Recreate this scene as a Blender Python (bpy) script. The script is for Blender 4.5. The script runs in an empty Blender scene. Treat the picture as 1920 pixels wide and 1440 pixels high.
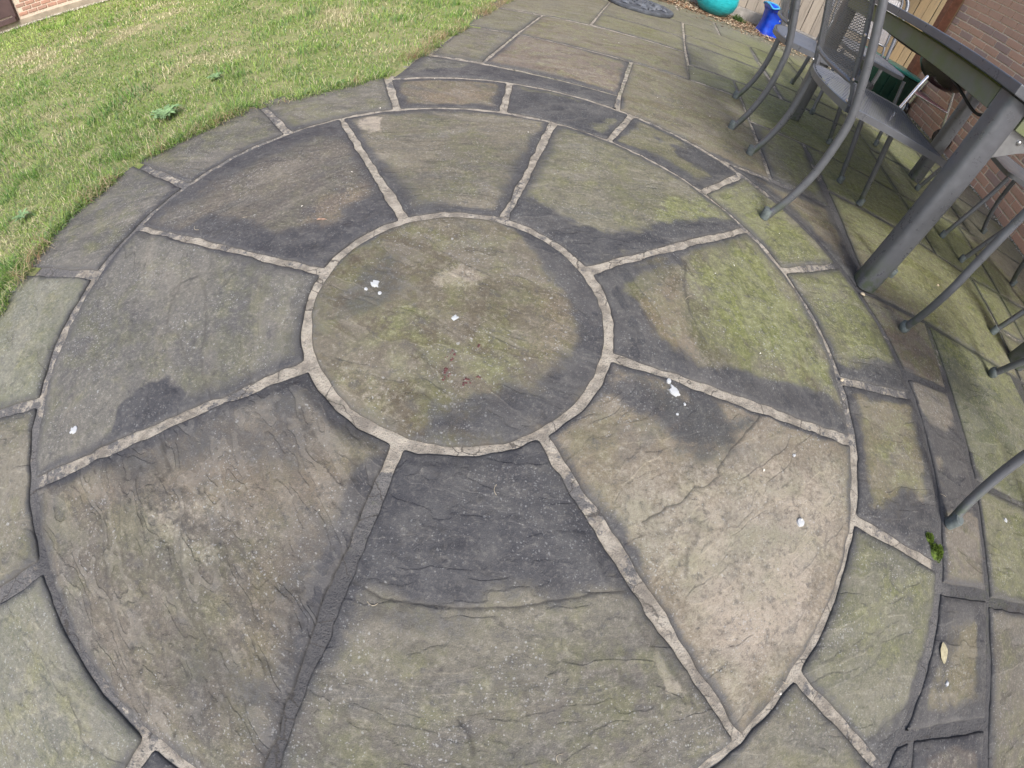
import bpy, bmesh, math, random, json
import numpy as np
from mathutils import Vector, Matrix
from mathutils.geometry import delaunay_2d_cdt
PI = math.pi; R = math.radians
random.seed(7); RNG = np.random.default_rng(11)
SC = bpy.context.scene; COL = SC.collection

# ------------------------------------------------------------------ camera: a wide action-camera lens (fisheye)
cd = bpy.data.cameras.new('camera'); cam = bpy.data.objects.new('camera', cd); COL.objects.link(cam); SC.camera = cam
cd.type = 'PANO'; cd.sensor_width = 36; cd.sensor_fit = 'HORIZONTAL'; cd.clip_start = .02; cd.clip_end = 300
cy = cd if hasattr(cd, 'fisheye_polynomial_k0') else cd.cycles
cy.panorama_type = 'FISHEYE_LENS_POLYNOMIAL'
cy.fisheye_fov = R(170)
cy.fisheye_polynomial_k0 = 0.0
cy.fisheye_polynomial_k1 = -6.08155413e-02; cy.fisheye_polynomial_k2 = -1.34235287e-04
cy.fisheye_polynomial_k3 = 2.03377826e-05; cy.fisheye_polynomial_k4 = -1.41305874e-07
r_ = Vector((0.97218698, 0.19667917, 0.12716049)); u_ = Vector((-0.23420607, 0.81641318, 0.52784186)); f_ = Vector((0, 0.54294274, -0.83976972))
M = Matrix((r_, u_, -f_)).transposed().to_4x4(); M.translation = Vector((0.15554, -0.68406, 0.8)); cam.matrix_world = M

# ------------------------------------------------------------------ light: pale overcast, sun behind thin cloud
SUN_EL, SUN_AZ = 48, 168            # azimuth clockwise from +Y
wd = bpy.data.worlds.new('World'); SC.world = wd; wd.use_nodes = True
nt = wd.node_tree; nt.nodes.clear()
sky = nt.nodes.new('ShaderNodeTexSky'); sky.sky_type = 'NISHITA'; sky.sun_disc = False
sky.sun_elevation = R(SUN_EL); sky.sun_rotation = R(SUN_AZ); sky.air_density = 1.0; sky.dust_density = 4.0; sky.ozone_density = 1.0
bg = nt.nodes.new('ShaderNodeBackground'); bg.inputs['Strength'].default_value = .13
wo = nt.nodes.new('ShaderNodeOutputWorld'); nt.links.new(sky.outputs[0], bg.inputs[0]); nt.links.new(bg.outputs[0], wo.inputs[0])
sl = bpy.data.lights.new('sun', 'SUN'); sl.energy = 1.6; sl.angle = R(12); sl.color = (1, .97, .93)
so = bpy.data.objects.new('sun', sl); COL.objects.link(so)
sd = Vector((math.sin(R(SUN_AZ)) * math.cos(R(SUN_EL)), math.cos(R(SUN_AZ)) * math.cos(R(SUN_EL)), math.sin(R(SUN_EL))))
so.rotation_euler = sd.to_track_quat('Z', 'Y').to_euler(); so.location = sd * 20
SC.view_settings.view_transform = 'Standard'; SC.view_settings.look = 'None'; SC.view_settings.gamma = 1
SC.view_settings.use_curve_mapping = False; SC.view_settings.exposure = 1.05
SC.render.engine = 'CYCLES'; SC.cycles.max_bounces = 6; SC.cycles.transparent_max_bounces = 6

DATA = json.loads('''{"stains":[["d",1,0.05,[[0.093,0.369],[0.243,0.25],[0.335,0.07],[0.336,-0.087],[0.255,-0.229],[0.124,-0.319],[-0.016,-0.341],[0.003,-0.262],[0.107,-0.245],[0.198,-0.155],[0.267,-0.018],[0.228,0.142],[0.125,0.272]]],["d",0.5,0.05,[[-0.297,-0.056],[-0.263,0.124],[-0.146,0.202],[-0.14,0.024],[-0.176,-0.088],[-0.263,-0.129]]],["d",1,0.04,[[0.361,-0.019],[0.326,0.198],[0.406,0.168],[0.436,0.07],[0.561,0.011],[0.74,0.009],[0.945,0.009],[1.02,-0.077],[0.858,-0.077],[0.6,-0.062]]],["d",0.8,0.03,[[0.302,0.23],[0.55,0.425],[0.563,0.358],[0.39,0.212],[0.344,0.039]]],["d",0.9,0.03,[[0.046,0.338],[0.21,0.281],[0.285,0.266],[0.535,0.456],[0.761,0.652],[0.66,0.646],[0.384,0.427],[0.243,0.391],[0.087,0.491]]],["d",0.8,0.05,[[-0.866,0.057],[-0.803,0.165],[-0.558,0.14],[-0.448,0.188],[-0.354,0.339],[-0.255,0.275],[-0.343,0.103],[-0.384,0.032],[-0.63,0.057]]],["d",0.55,0.06,[[-1.022,0.079],[-0.96,0.467],[-0.801,0.68],[-0.651,0.73],[-0.699,0.507],[-0.854,0.291],[-0.937,0.143]]],["d",0.95,0.05,[[-0.021,-0.375],[0.235,-0.3],[0.322,-0.394],[0.431,-0.53],[0.276,-0.581],[0.191,-0.61],[0.087,-0.627],[-0.037,-0.62],[-0.031,-0.485]]],["d",0.6,0.07,[[-0.053,-0.63],[0.088,-0.631],[0.192,-0.613],[0.16,-0.671],[0.033,-0.697],[-0.049,-0.732]]],["d",0.8,0.025,[[-0.284,-0.252],[-0.212,-0.298],[-0.247,-0.302],[-0.342,-0.343],[-0.339,-0.298]]],["d",0.6,0.03,[[-0.045,-0.382],[-0.037,-0.497],[-0.053,-0.601],[-0.073,-0.777],[-0.088,-0.612],[-0.071,-0.487]]],["d",1.2,0.012,[[-0.674,-0.433],[-0.583,-0.382],[-0.531,-0.398],[-0.508,-0.427],[-0.549,-0.477],[-0.632,-0.522]]],["d",0.8,0.05,[[0.37,-0.062],[0.466,-0.078],[0.558,-0.081],[0.736,-0.099],[0.656,-0.194],[0.545,-0.232],[0.469,-0.186],[0.36,-0.163],[0.312,-0.149]]],["d",1,0.03,[[-0.326,1.518],[0.295,1.534],[0.337,1.34],[0.061,1.367],[-0.174,1.345],[-0.596,1.224],[-0.533,1.323]]],["d",0.9,0.03,[[-0.157,1.32],[0.255,1.313],[0.327,1.271],[0.206,1.03],[0.079,1.043],[-0.115,1.063]]],["d",0.8,0.03,[[0.509,1.138],[0.875,1.118],[0.786,0.946],[0.634,0.987]]],["d",0.8,0.04,[[1.022,-0.293],[1.199,-0.173],[1.345,-0.244],[1.302,-0.394]]],["d",0.8,0.03,[[1.046,0.144],[1.215,0.227],[1.376,0.225],[1.335,0.122],[1.032,0.094]]],["d",1.1,0.03,[[1.367,0.054],[1.544,0.067],[1.597,-0.109],[1.527,-0.238],[1.35,-0.251],[1.385,-0.093]]],["d",0.8,0.03,[[1.237,-0.567],[1.296,-0.449],[1.208,-0.689],[1.088,-0.836],[1.0,-0.834],[1.113,-0.697]]],["d",0.7,0.04,[[1.31,-0.488],[1.495,-0.498],[1.474,-0.649],[1.435,-0.527],[1.334,-0.541],[1.265,-0.764],[1.186,-0.758]]],["d",0.5,0.05,[[-0.706,-0.566],[-0.503,-0.5],[-0.43,-0.501],[-0.584,-0.613],[-0.723,-0.663]]],["d",0.5,0.06,[[-1.026,-0.146],[-1.088,0.32],[-0.982,0.464],[-0.977,0.334],[-1.026,0.03]]],["m",0.95,0.11,[[0.564,0.382],[0.767,0.625],[0.849,0.565],[0.964,0.341],[1.008,0.114],[0.991,0.047],[0.842,0.03],[0.716,0.077],[0.598,0.162]]],["m",0.8,0.08,[[0.681,0.826],[0.874,1.042],[1.193,0.66],[0.926,0.533],[0.787,0.681]]],["m",0.7,0.05,[[0.943,0.514],[1.267,0.651],[1.366,0.265],[1.152,0.177],[1.065,0.249]]],["m",0.75,0.04,[[0.489,0.651],[0.679,0.806],[0.778,0.692],[0.538,0.52],[0.468,0.548]]],["m",0.5,0.06,[[-0.282,-0.118],[-0.237,-0.004],[-0.066,-0.041],[0.023,-0.093],[0.191,-0.115],[0.135,-0.225],[0.005,-0.156],[-0.154,-0.144]]],["m",0.75,0.05,[[0.415,-0.078],[0.558,-0.095],[0.727,-0.109],[0.65,-0.195],[0.544,-0.219],[0.481,-0.17]]],["m",0.95,0.25,[[1.426,4.247],[3.657,3.782],[2.57,1.715],[2.804,1.176],[2.125,0.295],[1.629,0.301],[1.387,0.677],[1.07,1.34],[0.921,2.621]]],["m",1.1,0.12,[[1.514,1.856],[2.211,1.941],[1.954,1.301],[1.576,1.124],[1.35,1.112]]],["m",0.35,0.4,[[-0.478,2.966],[0.969,4.02],[2.014,3.919],[1.041,1.221],[0.305,1.227],[-0.428,1.863]]],["m",0.45,0.06,[[1.099,-0.002],[1.294,0.046],[1.304,-0.203],[1.101,-0.233]]],["m",0.35,0.15,[[1.621,0.663],[2.269,0.496],[1.825,-0.186],[1.614,-0.107],[1.612,0.207]]],["m",0.35,0.08,[[1.059,-0.348],[1.268,-0.423],[1.134,-0.639],[0.964,-0.692]]],["m",0.5,0.1,[[1.582,-0.248],[1.825,-0.186],[1.699,-0.464],[1.541,-0.438]]],["m",0.3,0.1,[[-1.211,-0.418],[-1.058,-0.309],[-0.943,-0.513],[-1.033,-0.571]]],["m",0.3,0.1,[[-0.646,-1.039],[-0.567,-0.946],[-0.364,-1.034],[-0.429,-1.129],[-0.566,-1.206]]],["p",0.85,0.12,[[0.356,-0.333],[0.595,-0.258],[1.004,-0.149],[0.97,-0.345],[0.818,-0.619],[0.688,-0.776],[0.519,-0.571]]],["p",1.5,0.008,[[0.501,-0.621],[0.577,-0.701],[0.529,-0.702],[0.499,-0.649]]],["p",1.2,0.02,[[-0.601,0.781],[-0.53,0.8],[-0.491,0.727],[-0.526,0.688]]],["p",0.7,0.03,[[-0.094,0.097],[-0.035,0.115],[0.0,0.094],[-0.031,0.056],[-0.085,0.067]]],["p",0.35,0.05,[[-0.239,-0.211],[-0.162,-0.124],[-0.05,-0.129],[0.012,-0.181],[-0.001,-0.25],[-0.034,-0.35],[-0.141,-0.328]]],["p",0.6,0.05,[[-0.467,-0.63],[-0.357,-0.585],[-0.289,-0.661],[-0.337,-0.7]]],["p",0.35,0.12,[[-1.367,-0.296],[-1.089,-0.158],[-0.974,-0.459],[-1.033,-0.571]]],["p",0.4,0.15,[[-0.716,-0.925],[-0.657,-0.853],[-0.311,-1.018],[-0.306,-1.066],[-0.566,-1.206]]],["p",0.35,0.1,[[-0.137,1.839],[0.315,1.811],[0.248,1.441],[-0.083,1.513]]],["d",0.55,0.08,[[-0.725,-0.612],[-0.278,-0.264],[-0.143,-0.353],[-0.182,-0.478],[-0.357,-0.512],[-0.502,-0.619]]],["d",0.5,0.06,[[-0.162,-0.525],[-0.061,-0.545],[-0.064,-0.624],[-0.09,-0.783],[-0.148,-0.671]]],["d",0.45,0.05,[[-0.283,-0.849],[-0.208,-0.789],[-0.06,-0.818],[-0.084,-0.928],[-0.165,-0.914]]],["w",0.6,0.1,[[-0.729,-0.703],[-0.384,-0.462],[-0.068,-0.377],[-0.083,-0.511],[-0.327,-0.569],[-0.546,-0.67]]],["w",0.9,0.05,[[0.378,0.158],[0.528,0.32],[0.55,0.109],[0.589,0.004],[0.45,0.041]]],["w",0.8,0.05,[[-0.493,0.087],[-0.507,0.301],[-0.356,0.425],[-0.38,0.181]]],["w",0.6,0.06,[[0.163,0.048],[0.218,0.219],[0.29,0.055],[0.257,-0.081],[0.194,-0.128]]],["w",0.5,0.06,[[0.016,-0.376],[0.228,-0.319],[0.251,-0.39],[0.055,-0.44]]],["w",0.5,0.08,[[-0.231,-0.651],[-0.107,-0.559],[-0.058,-0.826],[-0.183,-0.921]]],["w",0.6,0.04,[[-0.502,1.102],[-0.196,1.232],[-0.165,1.095],[-0.43,0.968]]],["w",0.5,0.1,[[-0.022,1.822],[0.372,1.771],[0.275,1.392],[-0.083,1.513]]]],"lines":[["c",0.0022,[[0.737,-0.092],[0.652,-0.197],[0.613,-0.254],[0.619,-0.269],[0.579,-0.303],[0.558,-0.305],[0.53,-0.346],[0.501,-0.359],[0.488,-0.375],[0.453,-0.397]]],["c",0.0022,[[-0.046,-0.622],[-0.006,-0.625],[0.033,-0.634],[0.087,-0.628],[0.148,-0.618],[0.2,-0.608],[0.26,-0.591],[0.32,-0.568],[0.374,-0.548],[0.437,-0.532]]],["l",0.003,[[0.556,0.378],[0.545,0.262],[0.56,0.168],[0.601,0.082]]],["l",0.003,[[-0.682,-0.072],[-0.719,-0.103],[-0.694,-0.189],[-0.655,-0.255],[-0.616,-0.253],[-0.57,-0.295],[-0.506,-0.336]]],["l",0.003,[[-0.69,-0.062],[-0.629,-0.111],[-0.568,-0.192],[-0.528,-0.276],[-0.494,-0.325]]],["l",0.0035,[[-0.454,-0.664],[-0.394,-0.712],[-0.319,-0.764],[-0.274,-0.816],[-0.244,-0.852],[-0.191,-0.896]]],["l",0.0035,[[-0.54,-0.679],[-0.453,-0.809],[-0.366,-0.905],[-0.277,-1.002]]],["l",0.0035,[[-0.377,-0.619],[-0.308,-0.75],[-0.217,-0.822],[-0.129,-0.937]]],["l",0.003,[[-0.274,-0.604],[-0.188,-0.675],[-0.157,-0.703]]],["l",0.005,[[-0.11,-0.706],[-0.085,-0.774],[-0.074,-0.768]]],["l",0.003,[[-0.382,-0.841],[-0.293,-0.882],[-0.206,-0.912],[-0.167,-0.972]]],["l",0.004,[[-0.46,-0.57],[-0.448,-0.542],[-0.51,-0.489]]],["l",0.003,[[-0.221,-0.307],[-0.228,-0.236],[-0.211,-0.189],[-0.162,-0.124],[-0.1,-0.124],[-0.036,-0.154],[0.025,-0.224]]],["l",0.003,[[-0.042,-0.358],[-0.062,-0.317],[-0.046,-0.282],[-0.017,-0.27]]],["l",0.003,[[0.019,-0.841],[0.08,-0.809],[0.105,-0.766]]],["l",0.003,[[0.205,-0.79],[0.31,-0.756],[0.414,-0.737],[0.521,-0.72],[0.528,-0.693]]],["l",0.003,[[0.234,-0.846],[0.219,-0.818],[0.197,-0.796]]],["l",0.003,[[0.243,-0.729],[0.267,-0.718],[0.301,-0.71]]],["l",0.003,[[0.505,-0.543],[0.531,-0.47],[0.573,-0.4],[0.658,-0.37],[0.755,-0.301]]],["l",0.003,[[0.315,-0.262],[0.355,-0.225],[0.423,-0.208]]],["l",0.003,[[0.331,-0.305],[0.373,-0.295],[0.406,-0.289]]],["l",0.003,[[0.539,-0.416],[0.561,-0.391],[0.573,-0.411],[0.551,-0.435],[0.549,-0.487]]],["l",0.0025,[[-0.45,0.697],[-0.233,0.739],[-0.054,0.867]]],["l",0.0025,[[-0.34,0.429],[-0.222,0.429],[-0.082,0.515],[0.013,0.537]]],["l",0.0025,[[-0.919,0.12],[-0.74,0.08],[-0.696,0.184],[-0.558,0.263]]],["l",0.003,[[1.518,0.577],[1.55,0.549],[1.633,0.527],[1.639,0.476]]],["l",0.003,[[1.469,-0.777],[1.546,-0.781],[1.619,-0.768]]]],"grain":{"C":-0.25,"W0":0.28,"W1":0.25,"W2":-1.18,"W3":0.76,"W4":0.22,"W5":-0.66,"W6":-1.07,"W7":0.84},"drops":[[0.51,-0.087,0.022],[0.496,-0.063,0.011],[0.826,-0.339,0.017],[-0.212,0.012,0.02],[-0.19,-0.012,0.01],[-0.226,-0.008,0.008],[-0.002,-0.036,0.014],[-0.739,-0.549,0.018],[1.697,-0.229,0.012],[1.277,-0.682,0.01],[0.824,-0.178,0.006],[0.535,-0.115,0.006],[0.517,-0.145,0.006]],"berries":[[0.013,-0.129],[0.022,-0.134],[0.011,-0.143],[0.017,-0.18],[0.027,-0.185],[0.019,-0.195],[0.063,-0.183],[0.071,-0.188],[0.064,-0.196],[0.086,-0.175],[0.071,-0.096],[0.017,-0.124],[0.021,-0.146],[0.017,-0.173]],"leaf":[[1.271,-0.586],[1.271,-0.636]],"moss":[[1.269,-0.326],[1.29,-0.36]],"peb":[[1.265,0.53],[1.037,0.097],[1.839,0.835]],"leaf2":[[-0.45,0.202]],"petals":[[0.648,0.359],[0.511,1.609],[1.565,2.358],[0.827,-0.333],[0.718,0.426],[0.758,0.099],[0.995,0.593],[0.731,-0.234],[-0.121,-0.521],[0.769,-0.692],[-0.469,1.242],[-0.567,0.89],[1.408,1.271],[0.942,0.7],[1.52,0.236],[2.152,0.774],[0.0,0.893],[1.083,3.15],[0.303,2.436],[0.209,2.421],[0.765,2.232],[-0.535,0.244],[-0.47,0.441],[-0.393,0.43],[0.778,1.583]],"straws":[[0.173,-0.398],[0.399,0.544],[-0.083,-0.511],[0.018,-0.646],[-0.681,0.162],[-0.808,0.09],[0.78,-0.671],[0.367,-0.828],[0.555,0.224],[1.369,-0.194],[-0.202,-0.748]],"weeds":[[-1.476,0.698],[-1.498,1.074],[-1.633,0.022],[-0.827,1.076]],"grass":[[-1.3,-0.347],[-1.321,-0.256],[-1.339,-0.16],[-1.373,-0.046],[-1.384,0.043],[-1.371,0.127],[-1.349,0.247],[-1.334,0.386],[-1.281,0.446],[-1.265,0.491],[-1.222,0.571],[-1.166,0.637],[-1.146,0.716],[-1.055,0.812],[-0.941,0.916],[-0.834,1.016],[-0.759,1.09],[-0.681,1.219],[-0.663,1.279],[-0.632,1.525],[-0.611,1.791],[-0.588,2.006],[-0.558,2.364],[-0.546,2.673],[-0.503,3.051]]}''')
# ------------------------------------------------------------------ helpers
def new_mesh(name, verts, faces, mats=(), parent=None, smooth=False, attrs=None, colattrs=None):
    me = bpy.data.meshes.new(name)
    if isinstance(faces, np.ndarray):                     # fast path: all faces same size
        k = faces.shape[1]; nv = len(verts); nf = len(faces)
        me.vertices.add(nv); me.vertices.foreach_set('co', np.asarray(verts, np.float32).ravel())
        me.loops.add(nf * k); me.loops.foreach_set('vertex_index', faces.astype(np.int32).ravel())
        me.polygons.add(nf); me.polygons.foreach_set('loop_start', np.arange(0, nf * k, k, dtype=np.int32))
        me.update(calc_edges=True)
    else:
        me.from_pydata([tuple(map(float, v)) for v in verts], [], faces); me.update()
    for n, a in (attrs or {}).items():
        at = me.attributes.new(n, 'FLOAT', 'POINT'); at.data.foreach_set('value', np.asarray(a, np.float32))
    for n, a in (colattrs or {}).items():
        at = me.attributes.new(n, 'FLOAT_COLOR', 'POINT'); at.data.foreach_set('color', np.asarray(a, np.float32).ravel())
    for m in mats: me.materials.append(m)
    if smooth: me.polygons.foreach_set('use_smooth', np.ones(len(me.polygons), bool))
    o = bpy.data.objects.new(name, me); COL.objects.link(o)
    if parent: o.parent = parent
    return o
def empty(name, loc=(0, 0, 0), rz=0):
    o = bpy.data.objects.new(name, None); COL.objects.link(o); o.location = loc; o.rotation_euler = (0, 0, rz); o.empty_display_size = .05
    return o
def tag(o, label=None, cat=None, group=None, kind=None):
    if label: o['label'] = label
    if cat: o['category'] = cat
    if group: o['group'] = group
    if kind: o['kind'] = kind
    return o
class MB:
    def __init__(s): s.v = []; s.f = []
    def add(s, v, f):
        b = len(s.v); s.v += [tuple(p) for p in v]; s.f += [tuple(i + b for i in q) for q in f]; return s
    def box(s, x0, x1, y0, y1, z0, z1, bev=0):
        if bev <= 0:
            v = [(x, y, z) for z in (z0, z1) for x, y in ((x0, y0), (x1, y0), (x1, y1), (x0, y1))]
            return s.add(v, [(3, 2, 1, 0), (4, 5, 6, 7), (0, 1, 5, 4), (1, 2, 6, 5), (2, 3, 7, 6), (3, 0, 4, 7)])
        bm = bmesh.new(); bmesh.ops.create_cube(bm, size=1)
        bmesh.ops.scale(bm, vec=(x1 - x0, y1 - y0, z1 - z0), verts=bm.verts)
        bmesh.ops.translate(bm, vec=((x0 + x1) / 2, (y0 + y1) / 2, (z0 + z1) / 2), verts=bm.verts)
        bmesh.ops.bevel(bm, geom=bm.edges[:], offset=bev, segments=2, affect='EDGES', profile=.6)
        bm.verts.index_update(); s.add([v.co[:] for v in bm.verts], [[v.index for v in f.verts] for f in bm.faces]); bm.free(); return s
    def tube(s, pts, r, n=8, closed=False, caps=True, flat=None):
        P = [Vector(p) for p in pts]; N = len(P); rr = r if hasattr(r, '__len__') else [r] * N
        rings = []; up = None
        for i in range(N):
            a = P[i - 1] if (i or closed) else P[i]; b = P[(i + 1) % N] if (i < N - 1 or closed) else P[i]
            t = (b - a).normalized()
            if up is None:
                up = Vector((0, 0, 1)) if abs(t.z) < .9 else Vector((1, 0, 0))
            sx = t.cross(up).normalized(); up = sx.cross(t).normalized()
            fl = flat or (1, 1)
            rings.append([P[i] + rr[i] * (math.cos(2 * PI * k / n) * sx * fl[0] + math.sin(2 * PI * k / n) * up * fl[1]) for k in range(n)])
        v = [p for q in rings for p in q]; f = []
        for i in range(N if closed else N - 1):
            j = (i + 1) % N
            for k in range(n): f.append((i * n + k, i * n + (k + 1) % n, j * n + (k + 1) % n, j * n + k))
        if caps and not closed: f.append(tuple(range(n))[::-1]); f.append(tuple((N - 1) * n + k for k in range(n)))
        return s.add(v, f)
    def lathe(s, prof, n=24, c=(0, 0, 0), caps=True):
        v = [(c[0] + r * math.cos(2 * PI * k / n), c[1] + r * math.sin(2 * PI * k / n), c[2] + z) for r, z in prof for k in range(n)]
        f = [(i * n + k, i * n + (k + 1) % n, (i + 1) * n + (k + 1) % n, (i + 1) * n + k) for i in range(len(prof) - 1) for k in range(n)]
        if caps: f.append(tuple(range(n))[::-1]); f.append(tuple((len(prof) - 1) * n + k for k in range(n)))
        return s.add(v, f)
    def build(s, name, mat, parent=None, smooth=False):
        o = new_mesh(name, s.v, s.f, [mat] if mat else [], parent)
        if smooth:
            o.data.polygons.foreach_set('use_smooth', np.ones(len(o.data.polygons), bool))
            try: o.data.set_sharp_from_angle(angle=R(50))
            except Exception: pass
        return o
def spline(pts, m=8):
    P = [np.array(p, float) for p in pts]; P = [2 * P[0] - P[1]] + P + [2 * P[-1] - P[-2]]; out = []
    for i in range(1, len(P) - 2):
        for k in range(m):
            t = k / m
            out.append(.5 * (2 * P[i] + (P[i + 1] - P[i - 1]) * t + (2 * P[i - 1] - 5 * P[i] + 4 * P[i + 1] - P[i + 2]) * t * t + (3 * P[i] - P[i - 1] - 3 * P[i + 1] + P[i + 2]) * t ** 3))
    out.append(P[-2]); return [tuple(p) for p in out]
def hashn(ix, iy, s):
    h = (ix * 374761393 + iy * 668265263 + s * 974634777) & 0xffffffff
    h = ((h ^ (h >> 13)) * 1274126177) & 0xffffffff
    return ((h ^ (h >> 16)) & 0xffff) / 65535.0
def vnoise(x, y, s=0):
    xi = np.floor(x).astype(np.int64); yi = np.floor(y).astype(np.int64); fx = x - xi; fy = y - yi
    fx = fx * fx * fx * (fx * (fx * 6 - 15) + 10); fy = fy * fy * fy * (fy * (fy * 6 - 15) + 10)
    a = hashn(xi, yi, s); b = hashn(xi + 1, yi, s); c = hashn(xi, yi + 1, s); d = hashn(xi + 1, yi + 1, s)
    return (a * (1 - fx) + b * fx) * (1 - fy) + (c * (1 - fx) + d * fx) * fy
def fbm(x, y, s=0, o=4, g=.5):
    t = 0; a = 1; w = 0
    for k in range(o): t = t + a * vnoise(x * 2 ** k + 17.3 * k, y * 2 ** k - 9.1 * k, s + k); w += a; a *= g
    return t / w
def sstep(a, b, x):
    t = np.clip((x - a) / (b - a), 0, 1); return t * t * (3 - 2 * t)
def pdist(P, poly, closed=True):
    """signed distance (inside positive) of the points P to a polygon, or plain distance to a polyline"""
    A = np.asarray(poly, float); B = np.roll(A, -1, 0) if closed else A[1:]; A = A if closed else A[:-1]
    best = np.full(len(P), 1e9); ins = np.zeros(len(P), bool); side = np.zeros(len(P))
    for a, b in zip(A, B):
        ab = b - a; L2 = ab @ ab + 1e-12; t = np.clip(((P - a) @ ab) / L2, 0, 1); d = np.hypot(*(P - a - t[:, None] * ab).T)
        cr = ab[0] * (P[:, 1] - a[1]) - ab[1] * (P[:, 0] - a[0])
        m = d < best; best = np.where(m, d, best); side = np.where(m, np.sign(cr), side)
        if closed:
            c = ((a[1] > P[:, 1]) != (b[1] > P[:, 1])) & (P[:, 0] < (b[0] - a[0]) * (P[:, 1] - a[1]) / (b[1] - a[1] + 1e-15) + a[0]); ins ^= c
    return (np.where(ins, best, -best), side) if closed else (best, side)

# ------------------------------------------------------------------ material kit
class NT:
    def __init__(s, name, rough=.8, metal=0, spec=.3):
        s.m = bpy.data.materials.new(name); s.m.use_nodes = True; s.t = s.m.node_tree; s.b = s.t.nodes['Principled BSDF']
        s.b.inputs['Roughness'].default_value = rough; s.b.inputs['Metallic'].default_value = metal; s.b.inputs['Specular IOR Level'].default_value = spec
    def n(s, typ, ins=None, **kw):
        nd = s.t.nodes.new('ShaderNode' + typ)
        for k, v in kw.items(): setattr(nd, k, v)
        for k, v in (ins or {}).items():
            sock = nd.inputs[k]
            if hasattr(v, 'is_output') or isinstance(v, bpy.types.NodeSocket): s.t.links.new(v, sock)
            else: sock.default_value = v
        return nd
    def math(s, op, a, b=0, c=0, clamp=False): return s.n('Math', {0: a, 1: b, 2: c}, operation=op, use_clamp=clamp).outputs[0]
    def vmath(s, op, a, b=(0, 0, 0)): return s.n('VectorMath', {0: a, 1: b}, operation=op).outputs[0]
    def mix(s, f, a, b, mode='MIX'):
        nd = s.n('Mix', data_type='RGBA', blend_type=mode)
        for i, v in ((0, f), (6, a), (7, b)):
            if isinstance(v, bpy.types.NodeSocket): s.t.links.new(v, nd.inputs[i])
            else: nd.inputs[i].default_value = v if i == 0 else (tuple(v) + (1,))[:4]
        return nd.outputs[2]
    def noise(s, vec, scale, detail=4, rough=.55, dist=0): return s.n('TexNoise', {'Vector': vec, 'Scale': scale, 'Detail': detail, 'Roughness': rough, 'Distortion': dist}).outputs[0]
    def ramp(s, f, a, b, lo=0, hi=1):
        nd = s.n('MapRange', {0: f, 1: a, 2: b, 3: lo, 4: hi}, interpolation_type='SMOOTHSTEP'); return nd.outputs[0]
    def pos(s): return s.n('NewGeometry').outputs['Position']
    def obj(s): return s.n('TexCoord').outputs['Object']
    def attr(s, name, typ='GEOMETRY', out='Fac'): return s.n('Attribute', attribute_name=name, attribute_type=typ).outputs[out]
    def col(s, c): s.t.links.new(c, s.b.inputs['Base Color']) if isinstance(c, bpy.types.NodeSocket) else setattr(s.b.inputs['Base Color'], 'default_value', (*c, 1)); return s
    def bump(s, h, dist=.002, strength=1):
        b = s.n('Bump', {'Height': h, 'Distance': dist, 'Strength': strength}); s.t.links.new(b.outputs[0], s.b.inputs['Normal']); return s
    def rough(s, r): s.t.links.new(r, s.b.inputs['Roughness']); return s
def simple(name, c, rough=.6, metal=0, spec=.4, var=.15, scale=30, bump=0, bscale=200):
    t = NT(name, rough, metal, spec); p = t.obj(); n = t.noise(p, scale, 5, .6)
    t.col(t.mix(t.ramp(n, .3, .7), [x * (1 - var) for x in c], [min(1, x * (1 + var)) for x in c]))
    if bump: t.bump(t.noise(p, bscale, 4), bump)
    return t.m

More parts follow.
